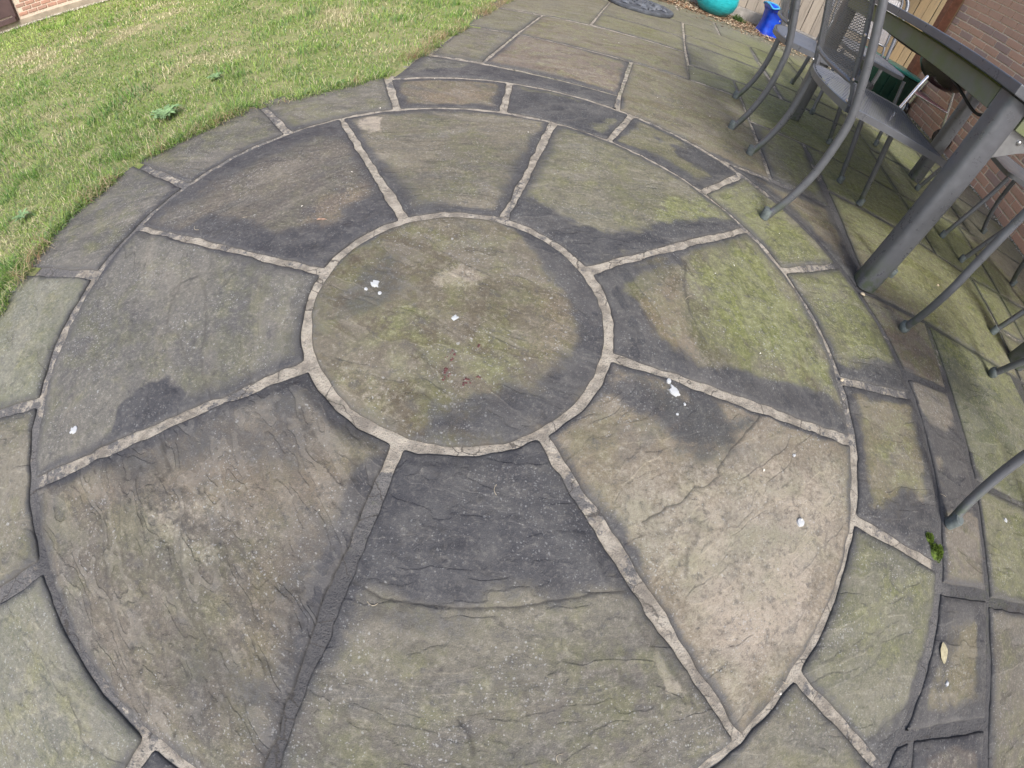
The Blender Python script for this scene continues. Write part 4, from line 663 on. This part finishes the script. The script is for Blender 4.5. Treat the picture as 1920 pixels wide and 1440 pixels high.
    for s in (-1, 1):
        b = MB().tube([(px_at(z0) - ex - .012, s * .218, z0), (px_at(.50) - ex - .01, s * .222, .52), (-.232 - ex * .3, s * .224, .486)], .0085, 8).build('bracket', MFr, root, True)
        for zz in (.565, .497, .70):
            MB().lathe([(.0055, 0), (.0055, .003), (.003, .0045)], 8, (0, 0, 0)).build('bolt', MBolt, root, True).matrix_local = Matrix.Translation((px_at(zz) - ex - .020, s * .236, zz)) @ Matrix.Rotation(-PI / 2, 4, 'Y')
    return root
def copy_tree(o, parent=None):
    c = o.copy(); COL.objects.link(c); c.parent = parent
    for ch in list(o.children): 
        d = copy_tree(ch, c); d.matrix_parent_inverse = ch.matrix_parent_inverse.copy()
    return c
ch = make_chair('mesh garden chair nearest the paved circle, shown whole in front of the table')
def place(o, x, y, deg, lab=None): o.location = (x, y, .003); o.rotation_euler = (0, 0, R(deg)); o['label'] = lab or o['label']; return o
place(ch, 1.213, 1.012, -4.4)
place(copy_tree(ch), 1.232, 1.718, -12.5, 'second mesh chair from the camera, in front of the blue pot')
place(copy_tree(ch), 2.505, 1.57, 171, 'mesh chair on the house side of the table, farther along the brick wall')
place(copy_tree(ch), 2.477, .89, 171.4, 'mesh chair on the house side of the table at the right edge')
place(copy_tree(ch), 1.88, 2.64, -93, 'mesh garden chair at the far head of the table in front of the fence')
ac = make_chair('garden armchair at the near head of the table, only its curved legs in view', True)
place(ac, 1.655, .055, 86)

# table
TC = (1.812, 1.322); TR = R(-3.5)
tb = empty('garden_table', (*TC, .003), TR); tag(tb, 'dark grey metal garden table with mossy green apron on thick legs', 'table')
for sx_ in (-1, 1):
    for sy_ in (-1, 1):
        cxx, cyy = sx_ * .470, sy_ * .755; pr = []; h = .041
        for k in range(20):
            a = 2 * PI * k / 20; c_, s_ = math.cos(a), math.sin(a); e = .55; pr.append((cxx + h * math.copysign(abs(c_) ** e, c_), cyy + h * math.copysign(abs(s_) ** e, s_)))
        v = [(x, y, z) for z in (0, .784) for x, y in pr]; f = [(k, (k + 1) % 20, 20 + (k + 1) % 20, 20 + k) for k in range(20)] + [tuple(range(20))[::-1], tuple(range(20, 40))]
        lg = MB().add(v, f).build('leg', MFr, tb, True)
        if sy_ < 0:
            # gusset plate bolted between leg and end apron
            y_ = cyy - .012; x0_ = cxx - sx_ * .040; g_ = [(x0_, .60), (x0_, .775), (x0_ - sx_ * .16, .775), (x0_ - sx_ * .16, .715), (x0_ - sx_ * .075, .66)]
            v = [(x, y_ + d_, z) for d_ in (-.003, .003) for x, z in g_]; f = [(0, 1, 2, 3, 4), (9, 8, 7, 6, 5)] + [(k, 5 + k, 5 + (k + 1) % 5, (k + 1) % 5) for k in range(5)]
            gp = MB().add(v, f).build('gusset_plate', simple('brushed_aluminium', (.34, .35, .36), .4, .7, var=.12), tb)
            for dx_, dz_ in ((.055, .735), (.055, .690), (.125, .745)):
                MB().lathe([(.008, 0), (.008, .004), (.005, .007)], 10).build('bolt', MBolt, gp, True).matrix_local = Matrix.Translation((x0_ - sx_ * dx_, y_ - .003, dz_)) @ Matrix.Rotation(PI / 2, 4, 'X')
for s in (-1, 1):
    MB().box(s * .490 - .010, s * .490 + .010, -.712, .712, .712, .783, .003).build('apron', MApr, tb)
    MB().box(-.428, .428, s * .778 - .010, s * .778 + .010, .712, .783, .003).build('apron', MApr, tb)
    MB().box(s * .4925 - .004, s * .4925 + .004, -.70, .70, .784, .7872).build('moss_line', MMossL, tb)
fr = MB()
for a in ((-.535, -.470, -.825, .825), (.470, .535, -.825, .825), (-.4695, .4695, -.825, -.76), (-.4695, .4695, .76, .825)): fr.box(a[0], a[1], a[2], a[3], .790, .824, .004)
fr.build('top_frame', MFr, tb)
for k in range(10): x = -.4675 + k * .0938; MB().box(x, x + .086, -.7575, .7575, .800, .820, .003).build('top_slat', MFr, tb)
MCb = simple('black_rubber', (.02, .02, .022), .5)
MB().tube(spline([(-.36, -.70, .775), (-.40, -.62, .70), (-.37, -.50, .665), (-.42, -.40, .70), (-.40, -.2, .72), (-.38, .1, .70), (-.41, .4, .715), (-.36, .6, .76)], 6), .006, 8).build('hanging_cable', MCb, tb, True)
MB().box(-.03, .03, -.7675, .7675, .755, .789, .004).build('centre_rail', MFr, tb)

# kettle barbecue by the wall
MEn = simple('black_enamel', (.018, .014, .014), .25, spec=.6); MAl = simple('polished_aluminium', (.75, .75, .78), .25, .95, var=.05); MPu = simple('plum_enamel_tray', (.16, .07, .09), .4)
bq = empty('kettle_barbecue', (3.02, 3.42, .003)); tag(bq, 'black kettle barbecue on silver tripod legs by the brick wall', 'barbecue')
MB().lathe([(.03, .445), (.10, .455), (.18, .50), (.235, .57), (.258, .65), (.262, .70), (.255, .70), (.25, .65), (.17, .51), (.03, .46)], 28).build('bowl', MEn, bq, True)
for a, wh in ((200, 0), (-25, 1), (80, 1)):
    ca, sa = math.cos(R(a)), math.sin(R(a)); pt = [(.16 * ca, .16 * sa, .50), (.20 * ca, .20 * sa, .38), (.29 * ca, .29 * sa, .09 if wh else 0)]
    lg = MB().tube(pt, .0165, 10).build('leg', MAl, bq, True)
    if wh:
        w_ = MB().lathe([(.02, -.017), (.085, -.02), (.092, -.012), (.092, .012), (.085, .02), (.02, .017)], 22).build('wheel', MCap if False else MEn, bq, True); w_.matrix_local = Matrix.Translation((.31 * ca, .31 * sa, .095)) @ Matrix.Rotation(R(a), 4, 'Z') @ Matrix.Rotation(PI / 2, 4, 'X')
        MB().lathe([(.03, -.0205), (.055, -.0215), (.06, -.0205)], 18).build('hub_ring', simple('pale_plastic', (.7, .7, .7), .4), w_, True)
trv = [(.225 * math.cos(R(a)), .225 * math.sin(R(a)), .31) for a in (200, -25, 80)]
MB().add(trv + [(x, y, z + .012) for x, y, z in trv], [(2, 1, 0), (3, 4, 5), (0, 1, 4, 3), (1, 2, 5, 4), (2, 0, 3, 5)]).build('ash_tray_shelf', MPu, bq)
MB().tube([trv[0], trv[1]], .009, 8).build('strut', MAl, bq, True)
MB().tube(spline([(.27, -.02, .60), (.33, -.05, .50), (.36, -.06, .44), (.33, -.04, .43), (.27, -.02, .58)], 5), .0035, 6).build('wire_hook', MAl, bq, True)

# green lidded crate behind it
MGn = simple('dark_green_plastic', (.010, .040, .026), .4, spec=.5, var=.2); MTl = simple('teal_plastic_rim', (.03, .20, .17), .35, spec=.5)
cr = empty('storage_crate', (3.05, 4.28, .003), R(-4)); tag(cr, 'dark green plastic crate with teal lid rim between fence and house', 'crate')
MB().add([(x * q, y * q, z) for z, q in ((0, .88), (.33, 1)) for x, y in ((-.31, -.2), (.31, -.2), (.31, .2), (-.31, .2))], [(3, 2, 1, 0), (4, 5, 6, 7), (0, 1, 5, 4), (1, 2, 6, 5), (2, 3, 7, 6), (3, 0, 4, 7)]).build('tub', MGn, cr)
MB().box(-.33, .33, -.22, .22, .335, .362, .008).build('lid', MTl, cr, True)
for k in range(6): MB().box(-.26 + k * .1, -.24 + k * .1, -.205, -.19, .04, .31).build('rib', MGn, cr)

# ------------------------------------------------------------------ house wall: single bricks over a mortar core
def brick_mat(name, a, b, c_):
    t = NT(name, .85, 0, .2); p = t.obj(); oi = t.n('ObjectInfo').outputs['Random']; n = t.noise(t.pos(), 40, 6, .7)
    rn = t.noise(t.vmath('MULTIPLY', t.pos(), (5, 5, 14)), 1.0, 1)
    c = t.mix(oi, a, b); c = t.mix(t.math('MULTIPLY', t.ramp(t.math('FRACT', t.math('MULTIPLY', oi, 7.3)), .62, .8), .7), c, c_); c = t.mix(t.math('MULTIPLY', t.ramp(n, .5, .75), .35), c, (.40, .34, .29)); c = t.mix(t.math('MULTIPLY', t.ramp(n, .45, .25), .5), c, (.10, .08, .08))
    t.col(c); t.bump(n, .003); return t.m
MBk = brick_mat('house_brick', (.56, .34, .235), (.47, .30, .215), (.34, .255, .23)); MBk2 = brick_mat('garden_brick', (.40, .22, .16), (.34, .20, .155), (.30, .19, .15))
MMo = simple('buff_mortar', (.72, .62, .47), .95, var=.15, scale=60, bump=.003); MMo2 = simple('pale_mortar', (.55, .45, .36), .95, var=.12, scale=60, bump=.003)
def brick_proto(l, d, h, mat, name='brick'):
    me = []
    for k in range(4):
        bm = bmesh.new(); bmesh.ops.create_cube(bm, size=1); bmesh.ops.scale(bm, vec=(l, d, h), verts=bm.verts)
        bmesh.ops.bevel(bm, geom=bm.edges[:], offset=.004, segments=1, affect='EDGES')
        for v in bm.verts: v.co += Vector([random.uniform(-.0012, .0012) for _ in range(3)])
        m = bpy.data.meshes.new(name); bm.to_mesh(m); bm.free(); m.materials.append(mat); me.append(m)
    return me
def brick_wall(name, origin, ang, length, height, pl, ph, mat, mmat, vis, label, cat, skip=None, thick=.1):
    """wall face runs along local +x at local y = 0, bricks stand 4 mm proud towards -y"""
    root = empty(name, (*origin, 0), ang); tag(root, label, cat)
    MB().box(0, length, -.004, .006 + thick, -.05, height).build('mortar_core', mmat, root)
    pr = brick_proto(pl - .011, .03, ph - .011, mat); hf = brick_proto(pl / 2 - .011, .03, ph - .011, mat); nrow = int(height / ph); many = []; cnt = 0
    for r in range(nrow):
        x = (0 if r % 2 else pl / 2); items = [(x + i * pl, pl) for i in range(int((length - x) / pl))]
        if r % 2 == 0: items = [(0, pl / 2)] + items
        for (x0, L) in items:
            xc = x0 + L / 2; zc = r * ph + ph / 2
            if skip and skip(xc, zc): continue
            if vis(xc, zc) and cnt < 298:
                o = bpy.data.objects.new('brick', random.choice(pr if L == pl else hf)); COL.objects.link(o); o.parent = root; o.location = (xc, .004 + random.uniform(-.0015, .0015), zc); cnt += 1
            else: many.append((xc, zc, L))
    m = MB()
    for xc, zc, L in many: m.box(xc - L / 2 + .0055, xc + L / 2 - .0055, -.0105, .020, zc - ph / 2 + .0055, zc + ph / 2 - .0055)
    if many: m.build('upper_brick_courses', mat, root)['kind'] = 'stuff'
    return root
HW = brick_wall('house_wall', (3.402, 4.30), -PI / 2, 6.6, 2.6, .2135, .0712, MBk, MMo, lambda x, z: x < 3.45 and z < 1.22 - .06 * max(0, x - 1.2), 'red brown brick house wall along the right of the patio', 'wall')
MB().box(-.1, 6.7, -.12, .35, 2.602, 2.66).build('fascia_board', simple('white_upvc', (.75, .75, .74), .4), HW)
# gravelly moss at the wall foot
n = 2600; b = MB()
PVv = []; PFf = []
gx = 3.40 - np.abs(RNG.normal(0, .028, n)) - .004; gy = RNG.uniform(-1, 4.25, n); s = RNG.uniform(.003, .008, n)
oct_v = np.array([(1, 0, 0), (0, 1, 0), (-1, 0, 0), (0, -1, 0), (0, 0, .8), (0, 0, -.8)]); oct_f = np.array([(0, 1, 4), (1, 2, 4), (2, 3, 4), (3, 0, 4), (1, 0, 5), (2, 1, 5), (3, 2, 5), (0, 3, 5)])
def pebbles(gx, gy, gz, s, cols, name, label, cat, mat, stretch=None):
    n = len(gx); th = RNG.random(n) * 2 * PI; sc = stretch if stretch is not None else np.ones((n, 3)); v = oct_v[None] * s[:, None, None] * sc[:, None, :]
    tl_ = RNG.normal(0, .5, n); z2 = v[..., 2] * np.cos(tl_)[:, None] + v[..., 0] * np.sin(tl_)[:, None] * .6
    x2 = v[..., 0] * np.cos(th)[:, None] - v[..., 1] * np.sin(th)[:, None]; y2 = v[..., 0] * np.sin(th)[:, None] + v[..., 1] * np.cos(th)[:, None]
    V = np.stack([x2 + gx[:, None], y2 + gy[:, None], z2 + gz[:, None]], -1).reshape(-1, 3); F = ((np.arange(n) * 6)[:, None, None] + oct_f[None]).reshape(-1, 3)
    C = np.repeat(np.column_stack([cols, np.ones(n)])[:, None], 6, 1).reshape(-1, 4)
    return tag(new_mesh(name, V, F, [mat], colattrs=dict(bc=C)), label, cat, kind='stuff')
tp = NT('loose_chippings', .85, 0, .2); tp.col(tp.attr('bc', out='Color')); MCh = tp.m
cc = np.array((.42, .40, .37)) * RNG.uniform(.3, 1.4, n)[:, None]; cc = np.where((RNG.random(n) < .3)[:, None], np.array((.09, .12, .05)), cc)
pebbles(gx, gy, np.full(n, .003), s, cc, 'wall_foot_gravel', 'fine grey gravel and moss along the foot of the brick wall', 'gravel', MCh)

# fence with gravel board, beyond the terrace
fy = 5.08; fn_ = empty('timber_fence', (-.6, fy, 0)); tag(fn_, 'weathered vertical board fence above a grey gravel board behind the pots', 'fence')
tf = NT('weathered_fence_board', .85, 0, .2); p = tf.pos(); w_ = tf.vmath('MULTIPLY', p, (30, 30, 1.6)); oi = tf.n('ObjectInfo').outputs['Random']; n1 = tf.noise(w_, 1.5, 6, .6, .5)
xx_ = tf.n('SeparateXYZ', {0: p}).outputs[0]
cA = tf.mix(oi, (.34, .30, .25), (.27, .24, .205)); cB = tf.mix(oi, (.28, .205, .115), (.22, .17, .10)); c = tf.mix(tf.ramp(xx_, 2.8, 3.4), cA, cB); c = tf.mix(tf.math('MULTIPLY', tf.ramp(n1, .45, .75), .5), c, (.12, .10, .08)); tf.col(c); tf.bump(n1, .004); MFb = tf.m
x = .0; bw = .112
while x < 5.2:
    o = MB().box(x, x + bw - .007, 0 + (.006 if int(x / bw) % 2 else 0), .018 + (.006 if int(x / bw) % 2 else 0), .152, 1.75 + random.uniform(-.004, .004), .002).build('fence_board', MFb, fn_); x += bw
MB().box(0, 5.2, -.018, .022, -.04, .150, .003).build('gravel_board', simple('grey_gravel_board', (.30, .285, .265), .9, var=.25, scale=12, bump=.004), fn_)
for z in (.35, 1.0, 1.55): MB().box(0, 5.2, .026, .07, z, z + .07).build('rail', MFb, fn_)
ps = simple('red_brown_post', (.20, .085, .050), .75, var=.25, scale=20)
for xp in (.95, 2.78, 4.50): MB().box(xp, xp + .10, .028 if xp < 4 else -.06, .12 if xp < 4 else .04, -.05, 1.85, .004).build('post', ps, fn_)

cp_ = MB().box(3.295, 3.392, 4.315, 4.41, -.05, 1.9, .004).build('corner_post', ps); tag(cp_, 'red brown timber post standing against the corner of the house wall', 'post')

# far garden wall with dark door at left
wa = math.atan(.41); org = (-9.2, 2.9 + .41 * (-9.2 + 5.3))
DX = 3.80
GW = brick_wall('garden_wall', org, wa, 9.25, 2.3, .125, .046, MBk2, MMo2, lambda x, z: 3.8 < x < 5.8 and .07 < z < .55, 'orange brick wall beyond the far end of the lawn', 'wall', skip=lambda x, z: z < .07 or (DX - 1.05 < x < DX + .02 and z < 2.05))
MB().box(0, 9.25, -.02, .004, -.05, .066, .004).build('render_plinth', simple('pale_render', (.29, .245, .185), .9, var=.2, scale=10), GW)
dr = empty('garden_door', (org[0] + (DX - .5) * math.cos(wa), org[1] + (DX - .5) * math.sin(wa), 0), wa); tag(dr, 'dark purple brown door in the brick wall at the top left corner', 'door')
MDr = simple('purple_brown_paint', (.075, .045, .045), .5, var=.12, scale=8)
MB().box(-.45, .45, -.030, -.010, .14, 2.0, .003).build('door_panel', MDr, dr); MB().box(.455, .50, -.045, -.004, .12, 2.05, .003).build('door_frame', MDr, dr); MB().box(-.50, -.455, -.045, -.004, .12, 2.05, .003).build('door_frame', MDr, dr); MB().box(-.5, .5, -.07, -.004, .068, .118, .003).build('door_sill', MDr, dr)
n = 1500; t_ = RNG.uniform(2.5, 8, n); o_ = -.03 - np.abs(RNG.normal(0, .05, n)); gx = org[0] + t_ * math.cos(wa) - o_ * math.sin(wa); gy = org[1] + t_ * math.sin(wa) + o_ * math.cos(wa)
pebbles(gx, gy, np.full(n, .008), RNG.uniform(.005, .013, n), np.array((.50, .47, .38)) * RNG.uniform(.5, 1.2, n)[:, None], 'wall_foot_chippings', 'pale stone chippings along the foot of the orange garden wall', 'gravel', MCh)

# ------------------------------------------------------------------ mulch strip, pots, plaque, plants
n = 9000; gx = RNG.uniform(-.5, 3.6, n); edge = np.interp(gx, [-.5, .75, 1.04, 1.42, 1.8, 2.3, 3.6], [4.80, 4.76, 4.66, 4.54, 4.46, 4.50, 4.60])
u = RNG.random(n); gy = edge + (5.06 - edge) * u + RNG.normal(0, .015, n); ex_ = RNG.random(n) < .05; gy = np.where(ex_, edge - np.abs(RNG.normal(0, .16, n)), gy)
cl = RNG.random(n); cc = np.where((cl < .33)[:, None], np.array((.60, .50, .36)), np.where((cl < .72)[:, None], np.array((.30, .185, .11)), np.array((.16, .11, .075)))) * RNG.uniform(.6, 1.25, n)[:, None]
st_ = np.column_stack([RNG.uniform(1, 2.2, n), RNG.uniform(.4, .8, n), RNG.uniform(.2, .5, n)]); gz = np.where(ex_, .006, .006 + .022 * u)
pebbles(gx, gy, gz, RNG.uniform(.006, .014, n), cc, 'bark_mulch', 'orange and cream bark chips along the foot of the fence', 'mulch', MCh, st_)
MB().add([(-.6, 4.50, -.02), (3.7, 4.45, -.02), (3.7, 5.2, .02), (-.6, 5.2, .02), (3.7, 4.45, -.06), (-.6, 4.50, -.06)], [(0, 1, 2, 3), (0, 5, 4, 1)]).build('flower_bed', tg.m)['kind'] = 'structure'
tt = NT('turquoise_glaze', .28, 0, .5); p = tt.obj(); n1 = tt.noise(tt.vmath('MULTIPLY', p, (8, 8, 30)), 1, 5, .6, 1.5); zz = tt.n('SeparateXYZ', {0: p}).outputs[2]
c = tt.mix(tt.ramp(n1, .3, .65), (.010, .30, .34), (.03, .47, .52)); c = tt.mix(tt.math('MULTIPLY', tt.ramp(zz, .10, .0), .6), c, (.10, .20, .17)); tt.col(c); tt.bump(n1, .004)  # foot of the pot darkened in the colour, as if less sky light reached it
pt = empty('turquoise_pot', (1.265, 4.84, .0)); tag(pt, 'round turquoise glazed pot on the bark by the fence', 'pot')
MB().lathe([(.10, 0), (.15, .03), (.205, .10), (.225, .18), (.215, .27), (.17, .35), (.135, .38), (.15, .41), (.155, .42), (.135, .42), (.12, .38)], 36).build('vessel', tt.m, pt, True)
MB().lathe([(.001, .375), (.124, .372)], 24, caps=False).build('compost', tg.m, pt)
tbm = NT('cobalt_glaze', .22, 0, .55); n1 = tbm.noise(tbm.obj(), 12, 4); tbm.col(tbm.mix(tbm.ramp(n1, .35, .65), (.010, .035, .38), (.015, .075, .55)))
bp = empty('blue_pot', (1.885, 4.80, .0), R(14)); tag(bp, 'tall waisted cobalt blue pot with wavy rim against the fence', 'pot')
v = []; f = []; ns = 40; prof = [(.125, 0), (.118, .02), (.106, .09), (.100, .16), (.106, .24), (.124, .30), (.132, .312)]
for j, (r, z) in enumerate(prof):
    for k in range(ns):
        a = 2 * PI * k / ns; c_, s_ = math.cos(a), math.sin(a); e = .55; wv = (.014 * math.cos(4 * a) if j >= 5 else 0)
        v.append((r * math.copysign(abs(c_) ** e, c_), r * math.copysign(abs(s_) ** e, s_), z + wv))
for j in range(len(prof) - 1): f += [(j * ns + k, j * ns + (k + 1) % ns, (j + 1) * ns + (k + 1) % ns, (j + 1) * ns + k) for k in range(ns)]
f.append(tuple(range(ns))[::-1]); MB().add(v, f).build('vessel', tbm.m, bp, True)
rimv = v[-ns:]; MB().tube(rimv, .009, 6, closed=True).build('rim', simple('pale_blue_rim', (.05, .33, .60), .25), bp, True)
MB().add([(x * .93, y * .93, .27) for x, y, z in rimv], [tuple(range(ns))]).build('compost', tg.m, bp)
MPq = simple('cast_slate_grey', (.085, .095, .112), .6, .1, var=.35, scale=25, bump=.003, bscale=90)
pq = empty('round_plaque', (.47, 3.93, .003)); tag(pq, 'dark grey round stepping plaque with raised leaf pattern lying on the patio', 'stepping stone')
MB().lathe([(.295, 0), (.30, .008), (.295, .028), (.275, .034), (.262, .026), (.001, .024)], 44).build('disc', MPq, pq, True)
random.seed(5)
for k in range(34):
    a = random.random() * 2 * PI; rr = .235 * math.sqrt(random.random()); L = random.uniform(.045, .085); th = random.random() * PI; w_ = L * .36; cx_, cy_ = rr * math.cos(a), rr * math.sin(a); v = []; f = []
    for j in range(7):
        t_ = j / 6; ww = w_ * math.sin(PI * (t_ * .94 + .03)); d_ = (t_ - .5) * L
        for s_, zz in ((-1, .023), (0, .037 + .004 * random.random()), (1, .023)): v.append((cx_ + d_ * math.cos(th) - s_ * ww * math.sin(th), cy_ + d_ * math.sin(th) + s_ * ww * math.cos(th), zz + .010 * math.sin(t_ * PI)))
        if j: b_ = 3 * j; f += [(b_ - 3, b_ - 2, b_ + 1, b_), (b_ - 2, b_ - 1, b_ + 2, b_ + 1)]
    MB().add(v, f).build('raised_leaf', MPq, pq, True)
def tuft(x, y, r, h, n, col, label, name='bed_plant'):
    px = x + RNG.normal(0, r * .4, n); py = y + RNG.normal(0, r * .35, n); c = np.array(col) * RNG.uniform(.5, 1.3, n)[:, None]
    rs = blades(px, py, RNG.uniform(.5, 1, n) * h, np.full(n, .008), RNG.uniform(.1, 1.3, n), c, z0=np.full(n, .01))
    o = new_mesh(name, rs[0], rs[1], [MG], colattrs=dict(bc=rs[2])); tag(o, label, 'plant'); return o
tuft(.82, 4.98, .16, .13, 420, (.16, .18, .12), 'grey green low shrub against the fence left of the turquoise pot')
tuft(.40, 4.98, .16, .12, 320, (.13, .15, .10), 'grey green low shrub at the left end of the bark strip')
tuft(1.56, 4.88, .07, .09, 160, (.10, .17, .05), 'small green weed between the turquoise pot and the gravel board')
tuft(2.06, 4.66, .07, .06, 140, (.09, .17, .05), 'small green weed at the foot of the cobalt blue pot')
